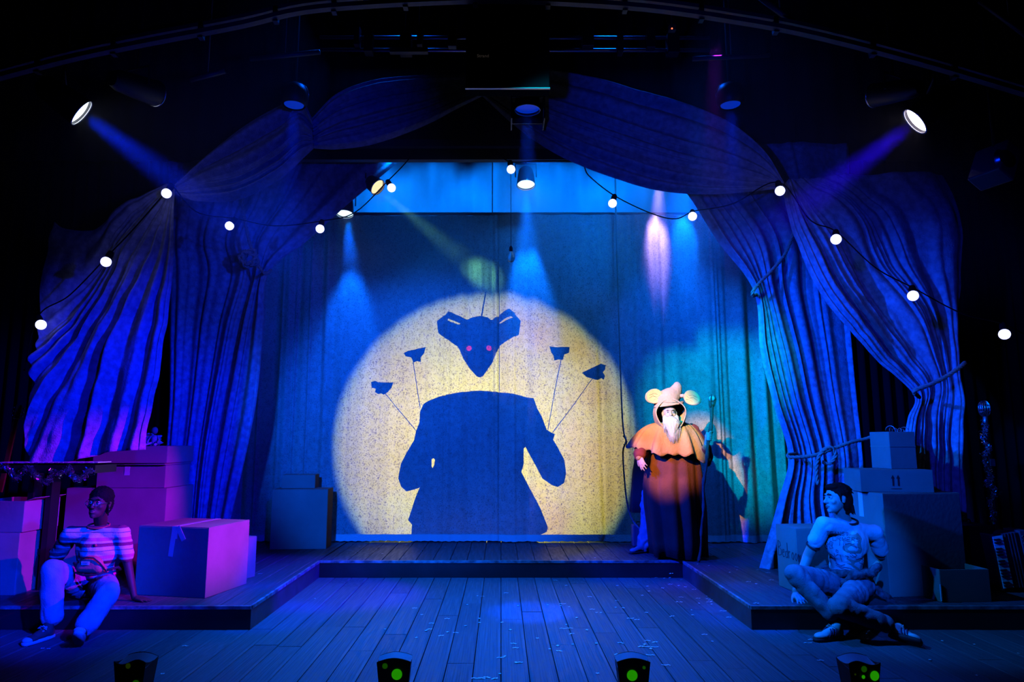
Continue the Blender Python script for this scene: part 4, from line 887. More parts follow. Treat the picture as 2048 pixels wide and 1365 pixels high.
# ------------------------------------------------------------------ footlight covers along the front edge
M['foot'] = mat('black_painted_tin', (.008, .008, .008), .6); M['foot_in'] = mat('grey_tin_inside', (.35, .38, .45), .5)
def footlight(px, pw, ytop, label, dots, flip=1, turn=0.):
    Y = 4.0; c = W(px, ytop+6, Y); ztop = c.z; wt = pw*Y*1.0/1420; wb = wt*.66
    t = thing('footlight_cover', label, 'footlight', (c.x, Y, 0), 'spotted footlight covers along the front of the stage')
    n = 14; dp = .12; rings = []
    bm = new()
    def pt(s, f):   # s 0..4 around, f 0 bottom .. 1 top
        w_ = (wb+(wt-wb)*f)/2; d_ = dp/2*(.7+.3*f); k = int(s) % 4; q = s-int(s); cs = [(-w_, -d_), (w_, -d_), (w_, d_), (-w_, d_)]; a, b = cs[k], cs[(k+1) % 4]
        x, y = a[0]+(b[0]-a[0])*q, a[1]+(b[1]-a[1])*q
        x, y = x*math.cos(turn)-y*math.sin(turn), x*math.sin(turn)+y*math.cos(turn)
        wave = (.020*math.sin(math.pi*q)+(.0 if k else 0)) if k % 2 == 0 else -.012*math.sin(math.pi*q)
        if k == 0 and flip < 0: wave = .012*math.sin(2*math.pi*q)
        if k == 0 and flip > 1: wave = -.014*math.sin(2*math.pi*q)
        return Vector((c.x+x, Y+y, ztop*f+wave*f))
    for f in (0, .5, 1): rings.append([bm.verts.new(pt(4*i/(4*n), f)) for i in range(4*n)])
    for a, b in zip(rings, rings[1:]):
        for i in range(4*n): j = (i+1) % (4*n); bm.faces.new((a[i], a[j], b[j], b[i]))
    o = obj('shell', bm, M['foot'], t); md = o.modifiers.new('t', 'SOLIDIFY'); md.thickness = .004
    # pale inner back, seen over the front rim
    bm = new(); a = [bm.verts.new(pt(2+i/n, 1)+Vector((0, -.006, -.001))) for i in range(n+1)]; b = [bm.verts.new(pt(2+i/n, .4)+Vector((0, -.006, 0))) for i in range(n+1)]
    for i in range(n): bm.faces.new((a[i], a[i+1], b[i+1], b[i]))
    bm2 = bm; obj('inside', bm2, M['foot_in'], t)
    bm = new(); a = [bm.verts.new(pt(2+i/n, 1)) for i in range(n+1)]; b = [bm.verts.new(pt(1-i/n, 1)+Vector((0, .004, -.03))) for i in range(n+1)]
    for i in range(n): bm.faces.new((a[i], a[i+1], b[i+1], b[i]))
    obj('reflector', bm, M['foot_in'], t)
    for dx, dy, r_, st in dots:
        bm = new(); z = ztop-dy*wt; f = z/ztop; yy = -dp/2*(.7+.3*f)-.0045; cc = Vector((dx*wt, yy, z))
        vs = [Vector((cc.x+math.cos(a)*r_*wt, yy+(-.0)*1, cc.z+math.sin(a)*r_*wt)) for a in np.linspace(0, 2*math.pi, 25)[:-1]]
        vs = [Vector((c.x+v.x*math.cos(turn)-v.y*math.sin(turn), Y+v.x*math.sin(turn)+v.y*math.cos(turn)+(-.003), v.z)) for v in vs]
        bm.faces.new([bm.verts.new(v) for v in vs]); obj('green_spot', bm, GS[st], t)
GS = [emis('backlit_green_spot', (.015, .30, .0), .75), emis('faint_green_spot', (.012, .12, .0), .35), emis('dull_green_spot', (.03, .06, .0), .25)]
footlight(273, 66, 1312, 'footlight cover at far left of the front edge, its green spots faint', [(-.25, .72, .10, 2), (.24, .62, .13, 1), (-.02, .1, .08, 2), (-.2, 1.0, .08, 2)], 2, -.1)
footlight(790, 66, 1312, 'second footlight cover from the left, spots in a slanting row', [(.10, .34, .155, 0), (.18, .66, .06, 0), (-.25, .1, .08, 1), (-.2, .86, .1, 0), (.05, 1.1, .1, 0)], 1, .04)
footlight(1264, 64, 1312, 'third footlight cover from the left, a big half-bright green spot on it', [(-.06, .38, .16, 0), (.30, .15, .05, 1), (-.22, .76, .12, 0), (.18, .80, .12, 0)], 1, -.03)
footlight(1716, 66, 1314, 'rightmost footlight cover in front of the seated man', [(.27, .36, .14, 0), (-.05, .16, .09, 1), (-.08, .38, .055, 0), (-.1, .78, .13, 0), (-.33, .3, .03, 2)], -1, .1)

# ------------------------------------------------------------------ confetti
def confetti(pts, zz, lab, grp, m, k=1.):
    protos = []
    for s in ((.045, .014), (.03, .02), (.022, .016), (.06, .012), (.036, .009)):
        bm = new(); n = 5; a = []; b = []
        for i in range(n):
            x = (i/(n-1)-.5)*s[0]; z = .0025+.004*math.sin(i*1.1+s[0]*60)**2; a.append(bm.verts.new((x, -s[1]/2, z))); b.append(bm.verts.new((x, s[1]/2, z)))
        for i in range(n-1): bm.faces.new((a[i], a[i+1], b[i+1], b[i]))
        me = bpy.data.meshes.new('confetti_strip'); bm.to_mesh(me); bm.free(); me.materials.append(m); protos.append(me)
    for i, (px, py, q, ang) in enumerate(pts):
        o = bpy.data.objects.new('confetti_strip', protos[q % 5]); COL.objects.link(o); v = WZ(px, py, zz); o.location = v+Vector((0, 0, .001)); o.rotation_euler = (0, 0, math.radians(ang)); tag(o, lab, 'confetti', grp)
M['paper'] = mat('white_paper', (.97, .97, .97), .5)
def cr(lst, sc, ox, oy): return [(x/sc+ox, y/sc+oy, q, a) for x, y, q, a in lst]
fl = cr([(1185, 325, 2, 130), (1245, 330, 4, 5), (1057, 433, 2, 60), (420, 473, 0, 12), (508, 553, 2, 0), (815, 600, 0, 0), (625, 658, 0, 0), (1205, 600, 1, 85), (1207, 650, 1, 65), (1037, 690, 1, 110), (1480, 647, 1, 25), (1582, 738, 1, 45), (558, 748, 1, 120), (600, 730, 0, 20), (820, 765, 1, 125), (920, 773, 0, 165), (740, 808, 0, 25), (440, 832, 2, 25), (1530, 288, 0, 0), (1675, 446, 2, 90), (1620, 905, 0, 165), (1645, 958, 0, 0), (1465, 1075, 3, 18), (1515, 1058, 2, 30), (1650, 1135, 1, 140), (1695, 1135, 0, 3), (1455, 1275, 2, 100), (1165, 1328, 3, 0), (1235, 1328, 0, 170), (1297, 1317, 0, 160), (1390, 1332, 0, 30), (60, 730, 2, 50)], 6.067, 760, 1140)
fl += cr([(310, 135, 0, 165), (440, 198, 1, 0), (1060, 200, 1, 0), (1425, 207, 1, 0), (1445, 267, 1, 0), (1362, 318, 1, 0), (725, 335, 0, 170), (215, 437, 2, 90), (370, 445, 2, 90), (395, 421, 3, 0), (475, 458, 2, 10), (1052, 382, 4, 10), (1040, 465, 1, 120), (1130, 470, 1, 160), (755, 488, 0, 0), (808, 527, 2, 0), (860, 528, 1, 20), (567, 590, 1, 120), (442, 675, 2, 110), (405, 722, 3, 0), (488, 718, 0, 170), (505, 785, 0, 25), (690, 740, 1, 65), (1220, 598, 3, 0), (1297, 614, 0, 5), (1412, 527, 1, 165), (1723, 572, 0, 18), (1785, 398, 1, 0), (1608, 230, 1, 170), (1700, 183, 0, 0), (335, 930, 1, 40), (355, 995, 0, 155), (240, 973, 2, 100), (520, 917, 2, 100), (806, 903, 1, 95), (1100, 898, 0, 160), (1060, 1035, 0, 20), (1425, 870, 0, 165), (1515, 888, 0, 20), (1390, 915, 1, 20), (1345, 940, 0, 20), (1410, 942, 3, 0), (1510, 948, 3, 5), (1465, 968, 1, 135), (1460, 1045, 3, 170), (1650, 1168, 3, 175), (820, 1268, 2, 0), (90, 840, 2, 0)], 6.067, 1060, 1140)
fl += cr([(80, 457, 4, 0), (195, 464, 1, 0), (272, 458, 1, 0), (432, 487, 4, 0), (277, 547, 0, 0), (392, 566, 1, 0), (483, 583, 1, 170), (173, 600, 1, 170), (600, 618, 0, 0), (425, 724, 0, 165), (370, 788, 1, 20), (425, 790, 1, 160), (655, 740, 0, 5), (778, 712, 2, 140), (795, 744, 0, 0), (826, 763, 0, 0), (800, 790, 0, 0), (838, 785, 1, 20), (840, 820, 1, 25), (670, 808, 1, 130), (568, 900, 2, 140), (580, 968, 1, 0), (300, 985, 0, 25), (1000, 914, 3, 0), (1075, 1000, 0, 0), (745, 1236, 0, 0), (850, 1332, 2, 60), (65, 1340, 0, 20)], 6.827, 1300, 1090)
fl += [(630, 1199, 2, 40), (1622, 1281, 0, 0), (1616, 1288, 3, 0), (1641, 1323, 0, 172), (1738, 1265, 1, 0), (1736, 1280, 1, 0), (1884, 1284, 2, 30), (1949, 1291, 2, 90), (1860, 1322, 2, 60), (1953, 1353, 2, 0), (2037, 1309, 2, 120), (370, 1294, 0, 0), (325, 1350, 2, 0), (290, 1353, 2, 10), (97, 1300, 2, 0), (85, 1299, 2, 0)]
confetti(fl, .0, 'small white paper confetti strip lying on the lower stage floor', 'confetti on the lower floor', M['paper'])
dk = cr([(1068, 43, 2, 0), (848, 151, 1, 10), (650, 271, 1, 0), (805, 292, 1, 0), (1180, 313, 4, 170), (1190, 350, 4, 20), (1090, 385, 1, 0), (1468, 350, 4, 0), (1613, 390, 0, 170), (1345, 513, 0, 0), (1450, 543, 1, 30), (1655, 490, 0, 0), (1450, 808, 0, 0), (540, 208, 4, 0), (20, 75, 0, 0), (58, 78, 0, 10), (50, 58, 4, 0), (290, 400, 0, 25)], 6.827, 1300, 1090)
dk += [(520, 1149, 0, 25), (1190, 1117, 2, 0), (1262, 1101, 2, 0), (765, 1109, 2, 0), (812, 1090, 1, 0), (719, 1094, 2, 0), (890, 1096, 2, 0)]
confetti(dk, DH, 'small white paper confetti strip lying on the raised platform', 'confetti on the platform', M['paper'])

# ------------------------------------------------------------------ figures: one continuous surface grown from tapered limbs
def capsule(bm, a, b, ra, rb, n=14):
    a, b = Vector(a), Vector(b); x, y, d = frame(b-a if (b-a).length > 1e-5 else Vector((0, 0, 1))); rings = []
    prof = [(ra*math.cos(t), -ra*math.sin(t), 0) for t in (1.45, 1.0, .5)]+[(ra, 0, 0), (rb, 0, 1)]+[(rb*math.cos(t), rb*math.sin(t), 1) for t in (.5, 1.0, 1.45)]
    L = (b-a).length
    for r, h, e in prof:
        c = a+d*(h+(L if e else 0)); rings.append([bm.verts.new(c+(x*math.cos(2*math.pi*k/n)+y*math.sin(2*math.pi*k/n))*r) for k in range(n)])
    for p, q in zip(rings, rings[1:]):
        for k in range(n): bm.faces.new((p[k], p[(k+1) % n], q[(k+1) % n], q[k]))
    bm.faces.new(rings[0][::-1]); bm.faces.new(rings[-1])
def blob(name, prims, m, parent=None, voxel=.008, smooth=4, disp=None, mats=None):
    """prims: ('c', a, b, ra, rb) tapered limbs, ('e', centre, radii, R) ellipsoids, merged into one skin"""
    bm = new()
    for p in prims:
        if p[0] == 'c': capsule(bm, p[1], p[2], p[3], p[4])
        else: sphere(bm, p[1], p[2], 18, p[3] if len(p) > 3 else None)
    bmesh.ops.recalc_face_normals(bm, faces=bm.faces[:])
    me = bpy.data.meshes.new(name); bm.to_mesh(me); bm.free(); o = bpy.data.objects.new(name, me); COL.objects.link(o)
    r = o.modifiers.new('r', 'REMESH'); r.mode = 'VOXEL'; r.voxel_size = voxel; r.adaptivity = 0
    s = o.modifiers.new('s', 'SMOOTH'); s.factor = .5; s.iterations = smooth
    bpy.context.view_layer.update(); dg = bpy.context.evaluated_depsgraph_get(); me2 = bpy.data.meshes.new_from_object(o.evaluated_get(dg)); bpy.data.objects.remove(o); bpy.data.meshes.remove(me)
    me2.name = name; me2.materials.clear()
    if disp:
        n = len(me2.vertices); co = np.empty(n*3); me2.vertices.foreach_get('co', co); co = co.reshape(-1, 3)
        no = np.empty(n*3); me2.vertices.foreach_get('normal', no); no = no.reshape(-1, 3)
        co = disp(co, no); me2.vertices.foreach_set('co', co.ravel()); me2.update()
    return link(name, me2, m, parent, True)
def wrinkle(amp, sc=(9, 9, 14), seed=0, amp2=0.):
    def f(co, no):
        k = np.array([noise.noise(Vector((p[0]*sc[0]+seed, p[1]*sc[1], p[2]*sc[2]))) for p in co])
        k = np.abs(k)*2-.5
        if amp2: k = k+amp2/amp*np.array([noise.noise(Vector((p[0]*sc[0]*3+seed, p[1]*sc[1]*3, p[2]*sc[2]*3))) for p in co])
        return co+no*(k*amp)[:, None]
    return f
def headrot(yaw, pitch=0, roll=0):
    """local x right, y forward (the way the face looks), z up; yaw 0 looks at the camera (-Y), positive turns to the picture's right"""
    return (Euler((0, 0, math.pi+math.radians(yaw))).to_matrix() @ Euler((math.radians(pitch), 0, 0)).to_matrix() @ Euler((0, math.radians(roll), 0)).to_matrix())
def head_prims(c, R, k=1.):
    c = Vector(c)
    def q(x, y, z): return c+R @ (Vector((x, y, z))*k)
    def e(x, y, z, a, b, g): return ('e', q(x, y, z), (a*k, b*k, g*k), R)
    P = [e(0, -.012, .035, .076, .096, .088), e(0, .02, -.012, .064, .074, .08), e(0, .040, -.062, .047, .052, .045), e(0, .072, -.090, .024, .022, .02),
         ('c', q(0, .088, .022), q(0, .112, -.020), .0085*k, .0135*k), e(-.011, .100, -.024, .009, .011, .008), e(.011, .100, -.024, .009, .011, .008),
         e(0, .086, .040, .048, .014, .010), e(0, .090, -.049, .024, .011, .0062), e(0, .088, -.062, .021, .011, .0070),
         e(-.040, .062, -.018, .022, .022, .020), e(.040, .062, -.018, .022, .022, .020)]
    for s in (-1, 1):
        P += [e(s*.078, -.004, .000, .008, .020, .031), e(s*.082, -.010, .012, .007, .014, .014)]
    return P
def face_parts(c, R, t, k=1., skin=None, eye=True, brow=None, lips=None):
    c = Vector(c)
    def q(x, y, z): return c+R @ (Vector((x, y, z))*k)
    for s in (-1, 1):
        bm = new(); sphere(bm, q(s*.031, .075, .014), .0135*k, 14); o = obj('eyeball', bm, M['eye_white'], t, True)
        bm = new(); sphere(bm, q(s*.031, .0845, .014), (.0062*k, .005*k, .0062*k), 10, R); obj('iris', bm, M['ink'], o, True)
        bm = new(); tube(bm, [q(s*.016, .098, .038), q(s*.032, .098, .044), q(s*.050, .086, .038)], .0035*k, 6, rs=[.003*k, .0042*k, .002*k]); obj('eyebrow', bm, brow or M['hair'], t, True)
        bm = new(); tube(bm, [q(s*.017, .089, .017), q(s*.031, .0925, .0225), q(s*.046, .083, .016)], .0022*k, 6); obj('eyelid', bm, skin, t, True)
    if lips:
        bm = new(); tube(bm, [q(-.023, .091, -.055), q(-.010, .100, -.051), q(0, .101, -.053), q(.010, .100, -.051), q(.023, .091, -.055)], .0042*k, 8, rs=[.001, .004*k, .0035*k, .004*k, .001]); tube(bm, [q(-.022, .091, -.057), q(0, .100, -.064), q(.022, .091, -.057)], .005*k, 8, rs=[.001, .0055*k, .001]); obj('lips', bm, lips, t, True)
def sockets(c, R, k=1.):
    c = Vector(c); cs = [c+R @ (Vector((s*.031, .092, .014))*k) for s in (-1, 1)]; f = R @ Vector((0, 1, 0)); m_ = c+R @ (Vector((0, .10, -.0555))*k)
    def d(co, no):
        for e in cs:
            w_ = np.exp(-((co-np.array(e))**2).sum(1)/(.013*k)**2); co = co-np.outer(w_, np.array(f))*.011*k
        return co
    return d
def hand_prims(wrist, R, k=1., curl=.25, spread=.12, flip=1, thumb=.8):
    """R columns: x across palm (thumb side +x*flip), y towards fingers, z out of the back of the hand"""
    w_ = Vector(wrist)
    def q(x, y, z): return w_+R @ (Vector((x*flip, y, z))*k)
    P = [('c', q(0, -.01, 0), q(0, .02, 0), .022*k, .023*k), ('c', q(-.022, .03, 0), q(-.028, .075, 0), .0145*k, .012*k), ('c', q(.0, .03, .002), q(.0, .083, .002), .0155*k, .0125*k), ('c', q(.022, .03, 0), q(.026, .08, 0), .0145*k, .0125*k)]
    for i, (x, L, y0) in enumerate(((.030, .066, .078), (.010, .074, .083), (-.011, .069, .080), (-.031, .054, .070))):
        a = (x/.03)*spread; pos = Vector((x, y0, 0)); cv = 0; r0 = (.0092, .0094, .0090, .0078)[i]
        for sg in (.45, .30, .25):
            cv += curl*(1.2 if sg != .45 else .8); nx = pos+Vector((math.sin(a)*math.cos(cv), math.cos(a)*math.cos(cv), -math.sin(cv)))*L*sg
            P.append(('c', q(*pos), q(*nx), r0*k, r0*.9*k)); pos = nx; r0 *= .9
    a0 = Vector((.022, .012, -.004)); a1 = a0+Vector((.026, .026, -.008))*thumb*1.1; a2 = a1+Vector((.014, .026, -.008)); a3 = a2+Vector((.004, .022, -.004))
    P += [('c', q(*a0), q(*a1), .0145*k, .0115*k), ('c', q(*a1), q(*a2), .0112*k, .0098*k), ('c', q(*a2), q(*a3), .0098*k, .0082*k)]
    return P
def basis(x, y, z): return Matrix((Vector(x).normalized(), Vector(y).normalized(), Vector(z).normalized())).transposed()
def hbasis(yd, zd):
    y = Vector(yd).normalized(); z = Vector(zd); z = (z-y*z.dot(y)).normalized(); return basis(y.cross(z), y, z)
def shoe(name, heel, toe, up, m_up, m_sole, parent, k=1., lace=None, toecap=None, high=0, stripes=None):
    heel, toe = Vector(heel), Vector(toe); y = (toe-heel).normalized(); z = Vector(up); z = (z-y*z.dot(y)).normalized(); R = basis(y.cross(z), y, z); L = (toe-heel).length
    def q(x, yy, zz): return heel+R @ Vector((x*k, yy*L, zz*k))
    P = [('e', q(0, .17, .045), (.034*k, L*.17, .040*k), R), ('e', q(0, .45, .045), (.037*k, L*.28, .034*k), R), ('e', q(.002, .74, .033), (.043*k, L*.24, .026*k), R), ('c', q(0, .22, .05), q(0, .20, .085+high), .036*k, .038*k), ('c', q(0, .3, .07), q(0, .55, .05), .027*k, .026*k)]
    o = blob(name, P, m_up, parent, .006, 4)
    bm = new(); n = 36; rings = []
    for zz, kk in ((.0, 1.0), (.010, 1.04), (.022, 1.0)):
        ring = []
        for i in range(n):
            a = 2*math.pi*i/n; yy = .5-.52*math.cos(a); ww = (.036+.012*max(0, (yy-.3)))*abs(math.sin(a))**.6*(1 if math.sin(a) > 0 else -1)
            ring.append(bm.verts.new(q(ww*kk, yy*1.0, zz)))
        rings.append(ring)
    for a, b in zip(rings, rings[1:]):
        for i in range(n): bm.faces.new((a[i], a[(i+1) % n], b[(i+1) % n], b[i]))
    bm.faces.new(rings[0][::-1]); bm.faces.new(rings[-1]); obj('sole', bm, m_sole, o, True)
    if toecap: blob('toe_cap', [('e', q(.002, .86, .030), (.040*k, L*.15, .024*k), R)], toecap, o, .005, 2)
    if lace:
        bm = new()
        for i in range(5):
            yy = .36+.07*i; zz = .092-.010*i+(high*.4 if i == 0 else 0)
            tube(bm, [q(-.026, yy, zz-.012), q(0, yy+.03, zz), q(.026, yy+.01, zz-.012)], .0035, 6); tube(bm, [q(.026, yy, zz-.012), q(0, yy+.02, zz+.002), q(-.026, yy+.04, zz-.014)], .003, 6)
        for s in (-1, 1): tube(bm, [q(0, .4, .096), q(s*.03, .37, .100), q(s*.042, .42, .082), q(s*.01, .43, .092)], .003, 6)
        obj('laces', bm, lace, o, True)
    if stripes:
        for s in (-1, 1):
            for i in range(3):
                bm = new(); yy = .40+.085*i; pts = [q(s*.036, yy+.04, .028), q(s*.0385, yy, .048), q(s*.032, yy-.04, .068), q(s*.02, yy-.06, .080)]; tube(bm, pts, .0055, 6); obj('stripe', bm, stripes, o, True)
    return o
M['eye_white'] = mat('eye_white', (.75, .75, .75), .25); M['hair'] = mat('dark_hair', (.010, .008, .007), .75, bump=.6, bscale=120, spec=.08)
M['skin_dark'] = mat('dark_brown_skin', (.08, .042, .034), .55, bump=.05, spec=.3); M['skin_pale'] = mat('fair_skin', (.62, .46, .38), .5, bump=.05)
M['lip_dark'] = mat('dark_lips', (.22, .09, .09), .4); M['lip_pale'] = mat('pink_lips', (.5, .25, .23), .45)
M['denim'] = mat('pale_blue_denim', (.42, .50, .62), .85, noise_amt=.22, nscale=14, bump=.5, bscale=130)
M['jean2'] = mat('mid_blue_trousers', (.30, .34, .44), .85, noise_amt=.25, nscale=10, bump=.4, bscale=120)
M['rubber'] = mat('white_rubber', (.75, .72, .72), .5); M['canvas_red'] = mat('red_canvas', (.6, .07, .06), .8); M['lace'] = mat('white_lace', (.85, .82, .82), .8)
M['white_leather'] = mat('white_leather', (.78, .78, .80), .45); M['black_sole'] = mat('dark_rubber_sole', (.03, .03, .035), .7)

# striped jersey: bands run round the torso along world height
def stripes_mat():
    m = mat('striped_jersey', (.8, .7, .72), .85, bump=.35, bscale=130); nt = m.node_tree; b = nt.nodes['Principled BSDF']
    tc = nt.nodes.new('ShaderNodeTexCoord'); sx = nt.nodes.new('ShaderNodeSeparateXYZ'); nt.links.new(tc.outputs['Object'], sx.inputs[0])
    nz = nt.nodes.new('ShaderNodeTexNoise'); nz.inputs['Scale'].default_value = 5; nt.links.new(tc.outputs['Object'], nz.inputs['Vector'])
    ma = nt.nodes.new('ShaderNodeMath'); ma.operation = 'MULTIPLY_ADD'; ma.inputs[1].default_value = .02; nt.links.new(nz.outputs['Fac'], ma.inputs[0]); nt.links.new(sx.outputs[2], ma.inputs[2])
    m1 = nt.nodes.new('ShaderNodeMath'); m1.operation = 'MULTIPLY'; m1.inputs[1].default_value = 1/.145; nt.links.new(ma.outputs[0], m1.inputs[0])
    fr = nt.nodes.new('ShaderNodeMath'); fr.operation = 'FRACT'; nt.links.new(m1.outputs[0], fr.inputs[0])
    r = nt.nodes.new('ShaderNodeValToRGB'); r.color_ramp.interpolation = 'CONSTANT'; e = r.color_ramp.elements
    seq = [(0, (.80, .72, .74)), (.16, (.03, .02, .03)), (.19, (.80, .72, .74)), (.40, (.26, .03, .08)), (.60, (.80, .72, .74)), (.72, (.70, .16, .24)), (.90, (.80, .72, .74)), (.97, (.80, .72, .74))]
    e[0].position = 0; e[0].color = (*seq[0][1], 1); e[1].position = seq[-1][0]; e[1].color = (*seq[-1][1], 1)
    for p, c in seq[1:-1]: q = e.new(p); q.color = (*c, 1)
    nt.links.new(fr.outputs[0], r.inputs[0]); nt.links.new(r.outputs[0], b.inputs['Base Color']); return m
M['jersey'] = stripes_mat()

# ---- the person seated at the left on the platform's edge
t = thing('person', 'person in striped jersey, jeans and glasses, red bag at the waist, seated on the platform', 'person', (-3.42, 5.9, DH))
hd = W(199, 1009, 5.70); R = headrot(3, 3, -4)
pel = Vector((-3.40, 5.93, .30)); sh1 = W(141, 1069, 5.80); sh2 = W(243, 1066, 5.80); chest = W(195, 1095, 5.80); neck = W(198, 1052, 5.80)
kn1 = W(104, 1140, 5.38); an1 = W(104, 1238, 5.44); kn2 = W(217, 1187, 5.36); an2 = W(170, 1256, 5.22)
hp1 = pel+Vector((-.10, -.04, -.01)); hp2 = pel+Vector((.10, -.04, -.01))
el2 = W(255, 1124, 5.86); wr2 = W(268, 1188, 5.84); el1 = W(114, 1112, 5.98); wr1 = W(132, 1175, 6.08)
R2 = hbasis(Vector((.8, -.15, -.10)), (0, 0, 1)); R1 = hbasis(Vector((-.2, .9, -.1)), (0, 0, 1))
wr2 = Vector((wr2.x, wr2.y, DH+.045)); wr1 = Vector((wr1.x, wr1.y, DH+.04))
P = head_prims(hd, R)+[('c', neck+Vector((0, .02, .03)), hd+Vector((0, .02, -.05)), .052, .052), ('e', chest+Vector((0, .02, .0)), (.165, .105, .17)), ('e', pel+Vector((0, 0, .06)), (.15, .12, .12)), ('c', pel+Vector((0, 0, .08)), chest, .12, .13), ('c', sh1, sh2, .055, .055),
     ('c', sh1, el1, .050, .038), ('c', el1, wr1, .037, .026), ('c', sh2, el2, .050, .037), ('c', el2, wr2, .036, .025),
     ('c', hp1, kn1, .085, .058), ('c', kn1, an1, .055, .038), ('c', hp2, kn2, .085, .058), ('c', kn2, an2, .055, .038)]
P += hand_prims(wr2+Vector((.01, 0, -.02)), R2, 1., .12, .22, -1)+hand_prims(wr1+Vector((0, 0, -.02)), R1, 1., .12, .15, 1)
blob('body', P, M['skin_dark'], t, .0062, 3, sockets(hd, R)); face_parts(hd, R, t, 1., M['skin_dark'], lips=M['lip_dark'])
# hair drawn back
def hp(c, R, *q): return Vector(c)+R @ Vector(q)
blob('hair', [('e', hp(hd, R, 0, -.020, .058), (.090, .100, .088), R), ('e', hp(hd, R, 0, -.045, .0), (.088, .072, .095), R), ('e', hp(hd, R, 0, -.11, .02), (.045, .045, .045), R), ('c', hp(hd, R, -.074, .01, .02), hp(hd, R, -.078, -.01, -.085), .012, .006)], M['hair'], t, .006, 2, wrinkle(.004, (60, 60, 60), 3))
bm = new()
for s in (-1, 1):
    c = hp(hd, R, s*.033, .106, .010); tube(bm, [c+R @ Vector((math.cos(a)*.027, -.004*math.cos(a)*s, math.sin(a)*.024)) for a in np.linspace(0, 2*math.pi, 21)], .0022, 6, False)
    tube(bm, [hp(hd, R, s*.060, .104, .016), hp(hd, R, s*.078, .06, .016), hp(hd, R, s*.082, -.01, .012)], .002, 6)
tube(bm, [hp(hd, R, -.007, .108, .014), hp(hd, R, 0, .112, .018), hp(hd, R, .007, .108, .014)], .002, 6); gls = obj('glasses', bm, chrome, t, True)
for s in (-1, 1):
    bm = new(); sphere(bm, hp(hd, R, s*.083, .0, -.035), .006, 8); obj('earring', bm, chrome, t, True)
jr = [('e', chest+Vector((0, .02, .0)), (.185, .122, .17)), ('c', pel+Vector((0, 0, .10)), chest+Vector((0, .01, 0)), .142, .145), ('e', pel+Vector((.0, 0, .07)), (.17, .14, .09)), ('c', sh1+Vector((.01, 0, -.005)), sh2+Vector((-.01, 0, -.005)), .068, .068), ('c', sh1, sh1.lerp(el1, .95), .068, .066), ('c', sh2, sh2.lerp(el2, .78), .068, .064)]
blob('striped_jersey', jr, M['jersey'], t, .009, 6, wrinkle(.007, (7, 7, 16), 2))
bm = new(); cN = neck+Vector((0, -.005, -.01)); tube(bm, [cN+Vector((math.cos(a)*.085, math.sin(a)*.06, .018*math.sin(a)+.012)) for a in np.linspace(0, 2*math.pi, 25)], .007, 6, False); obj('collar', bm, M['canvas_red'], t, True)
for dx, dz in ((-.012, .0), (.05, -.004)):
    p = chest+Vector((dx, -.118, .035+dz)); bm = new(); lathe(bm, [(.001, .008), (.012, .008), (.014, 0)], p, (0, -1, 0), 14); obj('badge', bm, M['canvas_red'], t, True)
jn = [('c', hp1, kn1, .112, .082), ('c', kn1, an1+Vector((0, 0, .02)), .082, .078), ('c', hp2, kn2, .112, .082), ('c', kn2, an2.lerp(kn2, .08), .082, .080), ('e', pel+Vector((0, 0, .0)), (.18, .15, .115))]
blob('jeans', jn, M['denim'], t, .009, 5, wrinkle(.008, (12, 12, 8), 5))
f1 = W(90, 1284, 5.36); shoe('shoe', (an1.x+.012, 5.46, .004), (an1.x-.055, 5.22, .004), (0, 0, 1), M['canvas_red'], M['rubber'], t, 1., M['lace'], M['rubber'], .03)
hl = Vector((an2.x-.03, 5.21, .012)); toe = hl+Vector((.10, -.19, .13)); shoe('shoe', hl, toe, (.1, .5, 1), M['canvas_red'], M['rubber'], t, 1.05, M['lace'], M['rubber'], .03)
bg = W(182, 1131, 5.53)
# the bag lies on the lap: a half-moon pouch
bm = new(); out = [(-.115, -.055), (-.118, -.01), (-.10, .035), (-.055, .068), (0, .078), (.055, .066), (.10, .03), (.135, -.035), (.14, -.055), (.06, -.072), (-.02, -.075)]
tb = tag(blob('waist_bag', [('c', bg+Vector((-.065, 0, -.015)), bg+Vector((.065, 0, -.022)), .048, .046), ('e', bg+Vector((0, 0, .012)), (.095, .045, .062)), ('c', bg+Vector((.07, .005, -.03)), bg+Vector((.115, .02, -.045)), .036, .018)], mat('red_orange_nylon', (.95, .16, .12), .6, noise_amt=.1, nscale=9, bump=.3, bscale=60), None, .006, 3), 'red half-moon waist bag with a small pale patch, worn in the lap', 'bag')
bm = new(); tube(bm, [bg+Vector((-.10, -.030, -.02)), bg+Vector((-.085, -.040, .035)), bg+Vector((-.03, -.044, .066)), bg+Vector((.04, -.044, .062)), bg+Vector((.09, -.036, .02)), bg+Vector((.13, -.01, -.045))], .005, 6); obj('zip', bm, M['ink'], tb, True)
bm = new(); tube(bm, [bg+Vector((-.11, -.01, -.055)), bg+Vector((-.03, -.035, -.070)), bg+Vector((.05, -.035, -.068)), bg+Vector((.13, -.0, -.052))], .008, 6); obj('edging', bm, M['ink'], tb, True)
bm = new(); bx(bm, bg+Vector((-.018, -.0465, .022)), (.062, .004, .026)); tp_ = obj('patch', bm, M['lace'], tb)
bm = new()
for i, l in enumerate((.044, .036)): bx(bm, bg+Vector((-.018, -.0495, .027-.010*i)), (l, .002, .0035))
obj('patch_print', bm, M['canvas_red'], tb)
bm = new(); tube(bm, [bg+Vector((-.11, .0, -.02)), bg+Vector((-.18, .08, .0)), pel+Vector((-.17, .08, .1)), pel+Vector((0, .17, .1)), pel+Vector((.17, .08, .1)), bg+Vector((.17, .08, -.03)), bg+Vector((.12, .01, -.04))], .011, 6); obj('strap', bm, M['ink'], tb, True)

